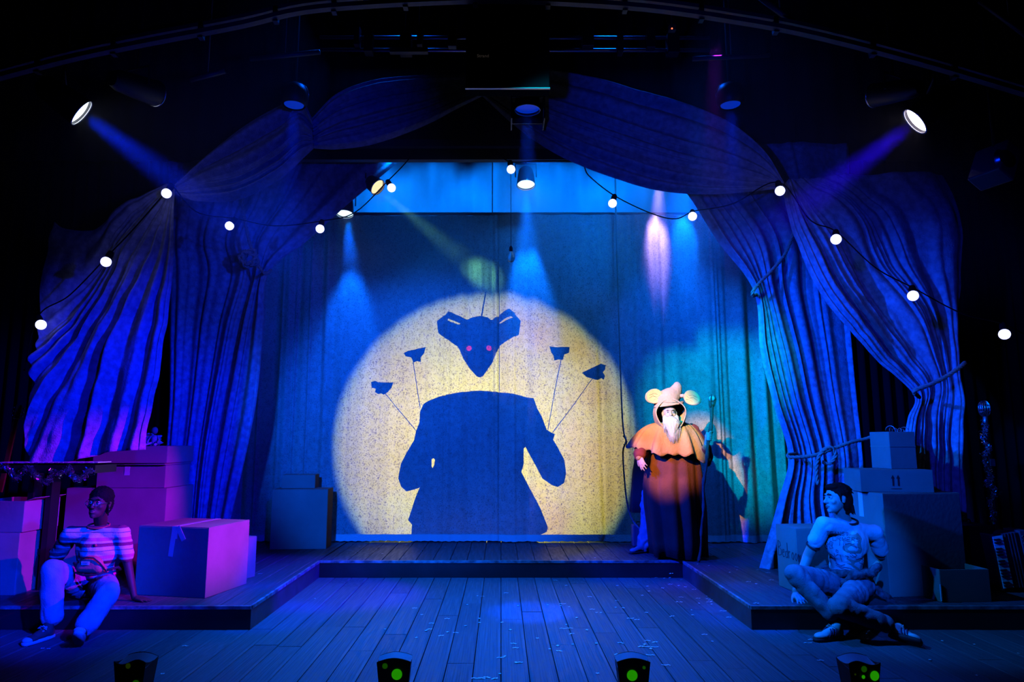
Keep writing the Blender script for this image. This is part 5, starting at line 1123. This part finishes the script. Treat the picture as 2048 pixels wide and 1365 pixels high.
# ---- the man seated at the right, looking left
t = thing('person', 'dark-haired man in a printed white T-shirt seated cross-legged on the platform, looking left', 'person', (2.86, 5.9, DH))
hd = W(1674, 1000, 5.76); R = headrot(-80, 2, 5)
pel = Vector((2.90, 5.95, .31)); sh1 = W(1648, 1050, 5.74); sh2 = W(1748, 1066, 5.90); chest = W(1695, 1085, 5.82); neck = W(1690, 1042, 5.83)
kn1 = W(1590, 1149, 5.58); an1 = W(1664, 1232, 5.44); kn2 = W(1680, 1214, 5.30); an2 = W(1779, 1252, 5.32)
hp1 = pel+Vector((-.11, -.04, -.02)); hp2 = pel+Vector((.10, -.05, -.02))
el1 = W(1616, 1112, 5.88); wr1 = W(1590, 1172, 5.86); wr1.z = DH+.075; el2 = W(1768, 1120, 6.08); wr2 = Vector((3.12, 6.2, DH+.05))
R1 = hbasis(Vector((.12, -.75, -.45)), (0, -.3, 1)); R2 = hbasis(Vector((-.2, .9, -.1)), (0, 0, 1))
P = head_prims(hd, R)+[('c', neck+Vector((0, .02, .0)), hd+Vector((.02, .02, -.05)), .060, .056), ('e', chest+Vector((0, .02, 0)), (.165, .108, .17)), ('c', pel+Vector((0, 0, .08)), chest, .115, .13), ('e', pel+Vector((0, 0, .04)), (.15, .12, .11)), ('c', sh1, sh2, .058, .058),
     ('c', sh1, el1, .052, .042), ('c', el1, wr1, .042, .027), ('c', sh2, el2, .052, .042), ('c', el2, wr2, .040, .027), ('c', hp1, kn1, .085, .060), ('c', kn1, an1, .057, .038), ('c', hp2, kn2, .085, .060), ('c', kn2, an2, .057, .038)]
P += hand_prims(wr1+Vector((0, 0, -.015)), R1, 1.02, .10, .35, 1)+hand_prims(wr2+Vector((0, 0, -.02)), R2, 1., .12, .15, 1)
blob('body', P, M['skin_pale'], t, .0062, 3, sockets(hd, R)); face_parts(hd, R, t, 1., M['skin_pale'], lips=M['lip_pale'])
hr = [('e', hp(hd, R, 0, -.025, .058), (.086, .100, .082), R), ('e', hp(hd, R, 0, -.065, .0), (.080, .062, .095), R), ('c', hp(hd, R, 0, -.075, -.04), hp(hd, R, 0, -.080, -.09), .055, .030), ('e', hp(hd, R, 0, .035, .100), (.066, .05, .030), R)]
rn = random.Random(12)
for i in range(46):
    a = rn.uniform(0, 2*math.pi); b = rn.uniform(.1, 1.25); d = Vector((math.cos(a)*math.sin(b), math.sin(a)*math.sin(b)-.2, math.cos(b))).normalized(); p = Vector((d.x*.083, -.025+d.y*.098, .05+d.z*.082)); q = p+Vector((d.x*.016, d.y*.022-.012, -.03+d.z*.03))
    hr.append(('c', hp(hd, R, *p), hp(hd, R, *q), .012, .004))
for i in range(12):
    x = rn.uniform(-.06, .06); hr.append(('c', hp(hd, R, x, -.09, -.05), hp(hd, R, x*1.15, -.10-rn.random()*.015, -.10-rn.random()*.02), .014, .004))
for s in (-1, 1): hr.append(('c', hp(hd, R, s*.078, .022, .04), hp(hd, R, s*.077, .018, -.012), .012, .006))
blob('hair', hr, M['hair'], t, .0055, 1)
sk = [('e', chest+Vector((0, .02, .0)), (.182, .124, .17)), ('c', pel+Vector((-.01, -.01, .12)), chest+Vector((0, .01, 0)), .128, .14), ('c', sh1+Vector((.01, 0, -.005)), sh2+Vector((-.01, 0, -.005)), .070, .070), ('c', sh1, sh1.lerp(el1, .50), .070, .066), ('c', sh2, sh2.lerp(el2, .62), .070, .068)]
tee = blob('shirt', sk, mat('white_cotton_tee', (.90, .92, .95), .85, bump=.25, bscale=70), t, .008, 5, wrinkle(.006, (9, 9, 11), 8))
bm = new(); d_ = (el1-sh1).normalized(); c = sh1.lerp(el1, .50)+d_*.058; x, y, _ = frame(d_); tube(bm, [c+(x*math.cos(a)+y*math.sin(a))*.050 for a in np.linspace(0, 2*math.pi, 25)], .008, 8, False)
d_ = (el2-sh2).normalized(); c = sh2.lerp(el2, .62)+d_*.058; x, y, _ = frame(d_); tube(bm, [c+(x*math.cos(a)+y*math.sin(a))*.052 for a in np.linspace(0, 2*math.pi, 25)], .008, 8, False)
cN = neck+Vector((.012, -.012, -.004)); tube(bm, [cN+Vector((math.cos(a)*.082, math.sin(a)*.062, .022*math.sin(a)+.004)) for a in np.linspace(0, 2*math.pi, 29)], .009, 8, False)
obj('dark_trim', bm, M['ink'], t, True)['label'] = 'dark neck and sleeve trim'
# print on the shirt, pressed onto its surface
def on_surface(o, pts_px, Y0, off=.0025):
    """drop a flat outline (picture place, in front of the chest) onto the cloth along the view of depth"""
    bvh = BVHTree.FromPolygons([v.co for v in o.data.vertices], [p.vertices for p in o.data.polygons]); out = []
    for p in pts_px:
        q = W(p[0], p[1], Y0-.4); h = bvh.ray_cast(q, Vector((0, 1, 0)))
        out.append((h[0]+Vector((0, -off, 0))) if h[0] else None)
    return out
cam0 = Vector((0, 0, CH))
tee_bvh = BVHTree.FromPolygons([v.co for v in tee.data.vertices], [p.vertices for p in tee.data.polygons])
def press(pts, off=.003):
    out = []
    for px, py in pts:
        q = W(px, py, 5.0); d = (q-cam0).normalized(); h = tee_bvh.ray_cast(q, d); out.append(h[0]-d*off if h[0] is not None else None)
    return out
def stroke_print(name, strokes, r, m):
    bm = new()
    for st in strokes:
        P_ = []
        for a, b in zip(st, st[1:]):
            for k in range(4): P_.append((a[0]+(b[0]-a[0])*k/4, a[1]+(b[1]-a[1])*k/4))
        P_.append(st[-1]); Q = [p for p in press(P_) if p is not None]
        if len(Q) > 1: tube(bm, Q, r, 4)
    return obj(name, bm, m, t)
F = {'T': [[(0, 1), (1, 1)], [(.5, 1), (.5, 0)]], 'R': [[(0, 0), (0, 1), (.9, .95), (.9, .55), (0, .5)], [(.4, .5), (1, 0)]], 'A': [[(0, 0), (.5, 1), (1, 0)], [(.2, .35), (.8, .35)]], 'N': [[(0, 0), (0, 1), (1, 0), (1, 1)]], 'S': [[(1, .9), (.2, 1), (0, .7), (1, .4), (.8, 0), (0, .1)]], 'F': [[(0, 0), (0, 1), (1, 1)], [(0, .5), (.7, .5)]], 'O': [[(0, 0), (0, 1), (1, 1), (1, 0), (0, 0)]], 'M': [[(0, 0), (0, 1), (.5, .4), (1, 1), (1, 0)]], 'E': [[(1, 0), (0, 0), (0, 1), (1, 1)], [(0, .5), (.8, .5)]], '*': [[(.5, 0), (0, .6), (.2, 1), (.5, .7), (.8, 1), (1, .6), (.5, 0)], [(.2, .5), (.8, .5)]]}
def word(s, x0, y0, w_, h_, slope):
    st = []; st_ = w_/len(s)
    for i, ch in enumerate(s):
        for l in F[ch]: st.append([(x0+i*st_+gx*st_*.72, y0+slope*(i*st_+gx*st_*.72)-gy*h_) for gx, gy in l])
    return st
M['print'] = mat('navy_shirt_print', (.05, .05, .16), .8)
stroke_print('shirt_lettering', word('TRANS*', 1653, 1071, 46, 7.5, .04)+word('FORMERS', 1656, 1081, 66, 7.5, .055), .0016, M['print'])
bt = [[(1650, 1086), (1653, 1083), (1656, 1088), (1653, 1093), (1650, 1086)], [(1651, 1095), (1655, 1093), (1655, 1098), (1651, 1095)], [(1657, 1090), (1661, 1083), (1666, 1086), (1664, 1093), (1666, 1097), (1660, 1097), (1657, 1090)], [(1659, 1088), (1662, 1094)], [(1662, 1086), (1664, 1094)], [(1680, 1080), (1679, 1092)], [(1687, 1081), (1687, 1095), (1690, 1103)], [(1690, 1090), (1700, 1087), (1712, 1094), (1722, 1098)], [(1700, 1090), (1714, 1097)], [(1672, 1100), (1676, 1102), (1676, 1106), (1672, 1104), (1672, 1100)], [(1660, 1108), (1668, 1114), (1672, 1122)], [(1668, 1107), (1670, 1114), (1676, 1109)], [(1700, 1108), (1708, 1106), (1714, 1112), (1706, 1116), (1700, 1112)], [(1703, 1110), (1712, 1116)], [(1690, 1112), (1697, 1114), (1694, 1118)], [(1712, 1120), (1722, 1117), (1728, 1122)], [(1664, 1116), (1674, 1126)], [(1718, 1126), (1730, 1130)], [(1680, 1110), (1684, 1124)], [(1674, 1128), (1682, 1132), (1690, 1130)], [(1671, 1126), (1680, 1134), (1692, 1136), (1704, 1138)], [(1672, 1131), (1684, 1138), (1700, 1142)]]
stroke_print('shirt_picture', bt, .0019, M['print'])
jn = [('c', hp1, kn1, .105, .080), ('c', kn1, an1.lerp(kn1, .06), .080, .062), ('c', hp2, kn2, .105, .082), ('c', kn2, an2.lerp(kn2, .08), .082, .064), ('e', pel+Vector((0, 0, .0)), (.17, .14, .11))]
blob('trousers', jn, M['jean2'], t, .009, 4, wrinkle(.008, (12, 12, 10), 15))
sx = W(1690, 1262, 5.40).x; shoe('shoe', (W(1688, 1262, 5.42).x, 5.44, .004), (W(1626, 1262, 5.36).x, 5.34, .004), (0, 0, 1), M['white_leather'], M['black_sole'], t, 1., M['lace'], None, 0, M['print'])
shoe('shoe', (an2.x+.0, 5.34, .04), (an2.x+.13, 5.16, .035), (.75, .35, .8), M['white_leather'], M['black_sole'], t, 1., M['lace'], None, 0, M['print'])
# the patterned shirt knotted round the waist
M['tied'] = mat('dark_patterned_flannel', (.16, .15, .18), .85, col2=(.015, .015, .02), nscale=22, bump=.4, bscale=40)
wc = pel+Vector((-.02, -.01, .09)); wp = [('c', wc+Vector((math.cos(a)*.155, math.sin(a)*.13, .01*math.sin(a*3))), wc+Vector((math.cos(a+.35)*.155, math.sin(a+.35)*.13, .01*math.sin(a*3+1))), .032, .034) for a in np.linspace(0, 2*math.pi, 18)]
kx = W(1712, 1150, 5.72); wp += [('e', kx, (.07, .045, .045)), ('c', kx, kx+Vector((-.12, -.02, -.06)), .035, .022), ('c', kx, kx+Vector((.13, -.01, .02)), .034, .036), ('c', kx+Vector((.13, -.01, .02)), kx+Vector((.18, -.01, .06)), .036, .028), ('c', wc+Vector((.15, .02, 0)), wc+Vector((.24, -.02, -.16)), .05, .03), ('c', wc+Vector((.18, .0, -.1)), Vector((3.22, 5.72, .14)), .04, .025)]
blob('tied_shirt', wp, M['tied'], t, .007, 3, wrinkle(.010, (16, 16, 16), 4))['label'] = 'dark patterned shirt knotted at the waist'

# ---- loose garments: lofted rings with folds
def loft(name, rings, m, parent, n=120, thick=.006, close=False, smooth=True):
    """rings: (centre, rx, ry, fold amplitude, folds, phase, tilt fn)"""
    vs = []; 
    for c, rx, ry, am, k, ph, zf in rings:
        for i in range(n):
            a = 2*math.pi*i/n; f = 1+am*(math.sin(k*a+ph)+.5*math.sin(k*1.7*a+ph*2+1.3))
            z = zf(a) if zf else 0
            vs.append((c[0]+math.cos(a)*rx*f, c[1]+math.sin(a)*ry*f, c[2]+z))
    fs = [(j*n+i, j*n+(i+1) % n, (j+1)*n+(i+1) % n, (j+1)*n+i) for j in range(len(rings)-1) for i in range(n)]
    o = mesh(name, vs, fs, m, parent, smooth)
    if thick: md = o.modifiers.new('t', 'SOLIDIFY'); md.thickness = thick; md.offset = -1
    return o
t = thing('person', 'white-bearded person in a mouse-eared tan hood, tan cape and long brown robe, holding a staff', 'person', (1.98, 7.9, DH))
YW = 7.9; M['tan'] = mat('tan_linen', (.62, .36, .15), .9, noise_amt=.22, nscale=6, bump=.9, bscale=45); M['robe'] = mat('brown_robe_wool', (.17, .055, .035), .95, noise_amt=.35, nscale=6, bump=.5, bscale=70)
M['beard'] = mat('white_beard_hair', (.86, .86, .86), .8, bump=.9, bscale=60, stretch=(6, 6, .8)); M['ear_in'] = mat('yellow_ear_lining', (.85, .66, .26), .85, noise_amt=.2, nscale=14); M['sleeve'] = mat('dark_red_sleeve', (.22, .04, .03), .9)
hd = W(1339, 829, 7.82); R = headrot(-6, 4, 3); cx_ = W(1345, 960, YW).x
sh1 = W(1302, 866, 7.9); sh2 = W(1384, 862, 7.92); ch = W(1343, 895, 7.92)
el1 = W(1283, 905, 7.86); wr1 = W(1279, 912, 7.74); el2 = W(1412, 912, 7.86); wr2 = W(1413, 893, 7.68)
hipz = 1.02; P = head_prims(hd, R)+[('c', ch+Vector((0, 0, .12)), hd+Vector((0, .02, -.05)), .055, .055), ('e', ch, (.19, .13, .2)), ('c', ch, (cx_, 7.95, hipz), .16, .16), ('c', sh1, sh2, .07, .07), ('c', sh1, el1, .055, .045), ('c', el1, wr1, .042, .028), ('c', sh2, el2, .055, .045), ('c', el2, wr2, .042, .028)]
for s in (-1, 1): P += [('c', (cx_+s*.09, 7.95, hipz-.03), (cx_+s*.12, 7.93, .62), .09, .065), ('c', (cx_+s*.12, 7.93, .62), (cx_+s*.13, 7.95, .27), .062, .042)]
g1 = hbasis(Vector((.25, -.28, -.9)), Vector((-.6, -.7, -.1))); P += hand_prims(wr1+Vector((.0, 0, -.01)), g1, 1.05, .18, .2, 1)
# right-hand fist round the staff
st_top = W(1424, 797, 7.60); st_bot = WZ(1397, 1126, DH); st_bot.z = DH+.006; sd = (st_top-st_bot).normalized(); grip = W(1417.5, 874, 0+st_bot.lerp(st_top, .76).y); grip = st_bot+sd*((grip.z-st_bot.z)/sd.z)
side = sd.cross(Vector((0, -1, 0))).normalized(); fr_ = side.cross(sd).normalized()
if fr_.y > 0: fr_ = -fr_
P += [('c', wr2, grip+side*(-.0)-fr_*.045+sd*(-.02), .030, .032), ('e', grip-fr_*.035, (.035, .030, .045))]
for i in range(4):
    c = grip+sd*(.036-.024*i); rr = .027
    pts = [c+(side*math.cos(a)+fr_*math.sin(a))*rr for a in (-1.9 if False else 3.6, 2.7, 1.8, .9, .1)]
    for a, b in zip(pts, pts[1:]): P.append(('c', a, b, .0115-.0006*i, .0108-.0006*i))
tp_ = [grip+sd*.03-fr_*.03+side*.025, grip+sd*.052+side*.034, grip+sd*.056+fr_*.022+side*.018, grip+sd*.052+fr_*.036-side*.002]
for a, b in zip(tp_, tp_[1:]): P.append(('c', a, b, .0125, .0105))
blob('body', P, M['skin_pale'], t, .0065, 3, sockets(hd, R)); face_parts(hd, R, t, 1., M['skin_pale'], brow=M['beard'], lips=M['lip_pale'])
blob('sleeve', [('c', sh1, el1, .085, .085), ('c', el1, wr1.lerp(el1, .3), .085, .075), ('c', el1, el1+Vector((-.01, .05, -.12)), .07, .03)], M['sleeve'], t, .01, 4, wrinkle(.01, (10, 10, 10), 1))
blob('cuff', [('c', wr1.lerp(el1, .25), wr1+Vector((-.002, .01, -.015)), .05, .045)], M['tan'], t, .008, 3)
blob('sleeve', [('c', sh2, el2, .085, .085), ('c', el2, wr2.lerp(el2, .25), .075, .058), ('c', el2+Vector((.02, 0, 0)), el2+Vector((.03, .04, -.10)), .06, .03)], M['sleeve'], t, .01, 4, wrinkle(.01, (10, 10, 10), 6))
blob('cuff', [('c', wr2.lerp(el2, .3), wr2.lerp(el2, .02), .05, .042)], M['tan'], t, .008, 3)
# robe
zr = lambda py: W(1345, py, YW).z
rb = []
for py, xl_, xr_, am in ((880, 1300, 1392, .02), (905, 1300, 1396, .03), (935, 1297, 1402, .045), (970, 1293, 1406, .06), (1010, 1296, 1410, .07), (1050, 1302, 1411, .08), (1085, 1306, 1411, .09), (1112, 1309, 1412, .10)):
    a, b = W(xl_, py, YW), W(xr_, py, YW); rb.append((((a.x+b.x)/2, 7.95, a.z), (b.x-a.x)/2, min(.27, .19+(880-py)*-.0005), am, 9, (py-880)*.002, (lambda q: .012*math.sin(5*q)) if py > 1100 else None))
loft('robe', rb, M['robe'], t, 200)
bm = new()
for x0, x1 in ((1318, 1330), (1360, 1368), (1385, 1392)):
    a, b = W(x0, 960, 7.7), W(x1, 1105, 7.72); 
obj('x', bm, M['robe'], t) if False else bm.free()
# shoes peeping out under the hem
for px, py in ((1336, 1113), (1388, 1121)):
    p = WZ(px, py, DH); p.z = DH+.004; shoe('shoe', p+Vector((-.0, .16, 0)), p+Vector((.03, -.06, 0)), (0, 0, 1), mat('blue_grey_shoe', (.25, .3, .38), .6), M['black_sole'], t, .95)
# cape: poncho with a ragged lower edge, longer in front and at its right
def cape_z(a):
    # a: 0 = +x (picture right), -pi/2 = front
    return 0
cp = []; cc = W(1342, 862, 7.9)
key = [(0, 1.0), (.25, .75), (.6, .35), (1, 0)]
n = 160; vs = []; nr = 16
for j in range(nr):
    s = j/(nr-1)
    for i in range(n):
        a = 2*math.pi*i/n; ca, sa = math.cos(a), math.sin(a)
        # hem pixel height by direction
        front = max(0, -sa); hem = 912-2*front
        if ca < -.2: hem = 888+26*max(0, front-.1)   # picture-left wing
        if ca < -.85: hem = 896
        if ca > .35: hem = 908+22*front*min(1, (ca-.35)*3)*(1 if ca < .8 else .4)
        rx = (.075+(.36 if ca > 0 else .40)*(s**.5)); ry = .07+.22*(s**.5)
        if ca > .75: rx *= .92
        f = 1+.085*s*(math.sin(9*a+1)+.6*math.sin(15*a+2.2))
        top = 846; px_ = top+(hem-top)*(s**1.5)
        z = W(1345, px_, 7.9).z+.012*s*math.sin(23*a)+.008*s*math.sin(11*a+2)
        vs.append((cc.x+.02+ca*rx*f, 7.93+sa*ry*f, z))
fs = [(j*n+i, j*n+(i+1) % n, (j+1)*n+(i+1) % n, (j+1)*n+i) for j in range(nr-1) for i in range(n)]
o = mesh('cape', vs, fs, M['tan'], t, True); o.modifiers.new('t', 'SOLIDIFY').thickness = .008
# hood: shell behind a face opening, drawn up into a peak
M['hood'] = mat('pinkish_tan_hood', (.64, .42, .28), .9, noise_amt=.15, nscale=7, bump=.8, bscale=45)
hc = hd+Vector((.005, .0, .0)); n = 72; nr = 22; vs = []
for j in range(nr):
    s = j/(nr-1)
    for i in range(n):
        a = 2*math.pi*i/n-math.pi/2     # -pi/2 bottom (chin), pi/2 top
        ca, sa = math.cos(a), math.sin(a)
        rimx, rimz = .160, (.140 if sa > 0 else .225)
        grow = math.sin(min(1, s*1.15)*math.pi*.5); back = (1-s)**.55 if s > .45 else 1
        rx = (rimx+.022*grow)*(1 if s < .45 else math.cos((s-.45)/.55*math.pi/2)**.6+.0)
        rz = (rimz+.055*grow)*(1 if s < .45 else math.cos((s-.45)/.55*math.pi/2)**.6+.0)
        y = -.095+s*.28-.012*sa*(1-s)
        wob = 1+.03*math.sin(4*a+1.3)*(1-s)
        x = ca*rx*wob; z = sa*rz*wob+.015
        if sa < -.1 and s < .5: x *= 1-.10*(-sa-.1); 
        vs.append(tuple(hc+R @ Vector((-x, -y, z))))
fs = [(j*n+i, j*n+(i+1) % n, (j+1)*n+(i+1) % n, (j+1)*n+i) for j in range(nr-1) for i in range(n)]
o = mesh('hood', vs, fs, M['hood'], t, True); o.modifiers.new('t', 'SOLIDIFY').thickness = .007
bm = new(); tube(bm, [Vector(vs[i % n]) for i in range(n+1)], .007, 6, False); obj('hood_rim', bm, M['hood'], o, True)
# peak
a0 = hc+R @ Vector((0, .0, .125)); tip = W(1357, 766, 7.9); pts = [a0+Vector((0, 0, -.02)), a0+Vector((.0, 0, .04)), a0.lerp(tip, .55)+Vector((.01, 0, .0)), a0.lerp(tip, .88)+Vector((.004, 0, .01)), tip]
bm = new(); tube(bm, catmull([tuple(p) for p in pts], 16), .1, 24, True, rs=list(np.interp(np.linspace(0, 1, 16), [0, .2, .5, .8, 1], [.178, .155, .082, .034, .007])))
for v in bm.verts: v.co.y = 7.9+(v.co.y-7.9)*.8; v.co += Vector((noise.noise(v.co*14)*.006, 0, 0))
obj('hood_peak', bm, M['hood'], o, True)
bm = new(); c0 = a0+Vector((0, 0, .012)); tube(bm, [c0+Vector((math.cos(a)*.152, math.sin(a)*.12-.0, .008*math.cos(a*2))) for a in np.linspace(0, 2*math.pi, 33)], .004, 5, False); obj('seam', bm, M['hood'], o, True)
# ears
for s, px, py, rot in ((-1, 1309, 793, 14), (1, 1382, 796, -22)):
    ec = W(px, py, 7.80); rw, rh = .104, .086; bm = new(); nn = 28; rr_ = math.radians(rot); cup = []
    for q in range(5):
        f = q/4; ring = []
        for i in range(nn):
            a = 2*math.pi*i/nn; x = math.cos(a)*rw*f*(1-.12*math.cos(a)*s*-1); z = math.sin(a)*rh*f; y = -.022*f*f+(.02 if math.sin(a) > .6 else 0)*f
            X = x*math.cos(rr_)-z*math.sin(rr_); Z = x*math.sin(rr_)+z*math.cos(rr_); ring.append(bm.verts.new(ec+Vector((X, y, Z))))
        cup.append(ring)
    for a_, b_ in zip(cup, cup[1:]):
        for i in range(nn): bm.faces.new((a_[i], a_[(i+1) % nn], b_[(i+1) % nn], b_[i]))
    bmesh.ops.remove_doubles(bm, verts=bm.verts, dist=.0005); e_ = obj('ear', bm, M['hood'], t, True); e_.modifiers.new('t', 'SOLIDIFY').thickness = .008
    def ept(u, v, off=.010):
        x = u*rw; z = v*rh; X = x*math.cos(rr_)-z*math.sin(rr_); Z = x*math.sin(rr_)+z*math.cos(rr_); return ec+Vector((X, -.022*(u*u+v*v)-off, Z))
    bm = new(); ring = [bm.verts.new(ept(.9*math.cos(a), .9*math.sin(a))) for a in np.linspace(0, 2*math.pi, 29)[:-1]]; mid_ = bm.verts.new(ept(0, 0))
    for i in range(28): bm.faces.new((ring[i], ring[(i+1) % 28], mid_))
    obj('ear_lining', bm, M['ear_in'], e_, True)
    bm = new()
    for pth in ([(-.7*s*-1, -.1), (-.2*s*-1, .1), (.2*s*-1, -.2), (.6*s*-1, 0)], [(-.6*s*-1, .3), (.0, .35), (.4*s*-1, .1)], [(-.3*s*-1, -.5), (.1*s*-1, -.35), (.5*s*-1, -.5)]): tube(bm, [ept(u, v, .0125) for u, v in pth], .0022, 4)
    obj('ear_veins', bm, M['robe'], e_, True)
    bm = new(); tube(bm, [ept(-s*.8, -.1, -.008), ept(-s*1.1, -.3, -.05)], .022, 8); obj('ear_root', bm, M['hood'], e_, True)
# beard and moustache
bp = [('e', hp(hd, R, 0, .078, -.095), (.098, .042, .060), R), ('c', hp(hd, R, 0, .092, -.13), hp(hd, R, .012, .125, -.255), .092, .028), ('c', hp(hd, R, -.055, .045, -.045), hp(hd, R, -.05, .085, -.14), .036, .042), ('c', hp(hd, R, .055, .045, -.045), hp(hd, R, .05, .085, -.14), .036, .042), ('c', hp(hd, R, -.006, .100, -.038), hp(hd, R, -.05, .082, -.062), .013, .010), ('c', hp(hd, R, .006, .100, -.038), hp(hd, R, .05, .082, -.062), .013, .010)]
bd = blob('beard', bp, M['beard'], t, .006, 3, wrinkle(.006, (60, 60, 12), 2))
bm = new(); rn = random.Random(4)
for i in range(420):
    u = rn.uniform(-1, 1); v = rn.random(); p = Vector((u*.098*(1-.5*v), .128+.012*rn.random()-.04*u*u, -.085-v*.17)); q = p+Vector((rn.gauss(0, .008)+u*.006, .008+rn.gauss(0, .006), -.035-.03*rn.random())); r_ = q+Vector((rn.gauss(0, .008), -.006, -.03-.02*rn.random()))
    tube(bm, [hp(hd, R, *p), hp(hd, R, *q), hp(hd, R, *r_)], .0016, 4, True, rs=[.002, .0015, .0006])
obj('beard_strands', bm, M['beard'], bd, True)['kind'] = 'stuff'
# staff
t = thing('staff', 'knotty wooden staff with a pale glass ball held in its forked top', 'staff', st_bot)
M['staffw'] = mat('gnarled_wood', (.22, .14, .09), .85, noise_amt=.45, nscale=16, bump=.9, bscale=50)
bm = new(); n = 60; pp = []; rs = []
for i in range(n):
    f = i/(n-1); p = st_bot.lerp(st_top-sd*.07, f); p += side*(.010*math.sin(f*9)+.006*math.sin(f*23)); pp.append(p); rs.append(.013+.008*f+.003*math.sin(f*40)+.002*math.sin(f*77))
tube(bm, pp, .015, 12, True, rs); obj('shaft', bm, M['staffw'], t, True)
ball = st_top-sd*.005
for a in (0, 2.1, 4.2):
    o1 = side*math.cos(a)+fr_*math.sin(a); bm = new(); tube(bm, [pp[-1]-sd*.04+o1*.008, pp[-1]+o1*.030, ball+o1*.042, ball+sd*.045+o1*.026], .01, 8, True, [.012, .011, .009, .004]); obj('prong', bm, M['staffw'], t, True)
bm = new(); sphere(bm, ball, .034, 20); obj('glass_ball', bm, mat('pale_glass_ball', (.45, .85, .95), .08), t, True)

# ---- the one standing behind: only a coat edge, a denim leg and a boot show
t = thing('person', 'person half hidden behind the robed one, dark coat, denim leg and boot showing', 'person', (1.75, 8.3, DH))
b0 = Vector((1.86, 8.42, 0)); hd2 = Vector((1.90, 8.45, 1.42)); R = headrot(0, 20)
kL = W(1297, 1035, 8.30); aL = W(1289, 1092, 8.25); aL.z = DH+.10
P = head_prims(hd2, R)+[('c', (1.9, 8.5, 1.3), hd2, .05, .05), ('e', (1.9, 8.55, 1.15), (.18, .12, .2)), ('c', (1.88, 8.55, 1.1), (1.86, 8.5, .95), .13, .13), ('c', (1.80, 8.46, .92), kL, .09, .065), ('c', kL, aL, .06, .04), ('c', (1.95, 8.5, .92), (1.98, 8.48, .55), .09, .065), ('c', (1.98, 8.48, .55), (1.98, 8.55, .26), .06, .04), ('c', (1.74, 8.5, 1.25), (1.72, 8.45, .98), .05, .04), ('c', (1.72, 8.45, .98), (1.78, 8.36, .84), .038, .028), ('c', (2.06, 8.5, 1.25), (2.1, 8.48, .98), .05, .04), ('c', (2.1, 8.48, .98), (2.06, 8.4, .8), .038, .028)]
P += hand_prims((1.78, 8.36, .84), hbasis((.2, -.2, -1), (-1, 0, 0)), 1, .2)+hand_prims((2.06, 8.4, .8), hbasis((-.1, -.2, -1), (1, 0, 0)), 1, .2)
blob('body', P, M['skin_pale'], t, .009, 3, sockets(hd2, R)); face_parts(hd2, R, t, 1., M['skin_pale'], lips=M['lip_pale'])
blob('hair', [('e', hp(hd2, R, 0, -.028, .052), (.084, .096, .085), R), ('e', hp(hd2, R, 0, -.05, .0), (.08, .07, .085), R)], M['hair'], t, .007, 2)
blob('jeans', [('c', (1.80, 8.46, .92), kL, .105, .090), ('c', kL, aL+Vector((.01, 0, .0)), .082, .095), ('c', (1.95, 8.5, .92), (1.98, 8.48, .55), .105, .085), ('c', (1.98, 8.48, .55), (1.98, 8.55, .28), .08, .08), ('e', (1.87, 8.5, .93), (.18, .13, .1))], mat('grey_blue_denim', (.30, .40, .50), .85, noise_amt=.3, nscale=10, bump=.5, bscale=110), t, .010, 2, wrinkle(.018, (12, 12, 14), 25))
zz0 = W(1275, 955, 8.4).z
ct = []
for z, rx, am in ((1.34, .12, .02), (1.28, .22, .03), (1.1, .25, .04), (.95, .26, .06), (.8, .27, .08), (.62, .28, .1)): ct.append(((1.87, 8.52, z), rx, rx*.62, am, 7, z*2, None))
loft('coat', ct, mat('black_wool_coat', (.02, .02, .025), .9), t, 90)
hl = Vector((aL.x+.05, 8.30, DH+.004)); shoe('boot', hl, hl+Vector((-.24, -.14, 0)), (0, 0, 1), mat('grey_blue_boot', (.24, .33, .42), .7), M['black_sole'], t, 1.05, None, None, .06)
hl = Vector((1.98, 8.6, DH+.004)); shoe('boot', hl, hl+Vector((.03, -.27, 0)), (0, 0, 1), mat('grey_blue_boot', (.24, .33, .42), .7), M['black_sole'], t, 1.05, None, None, .06)
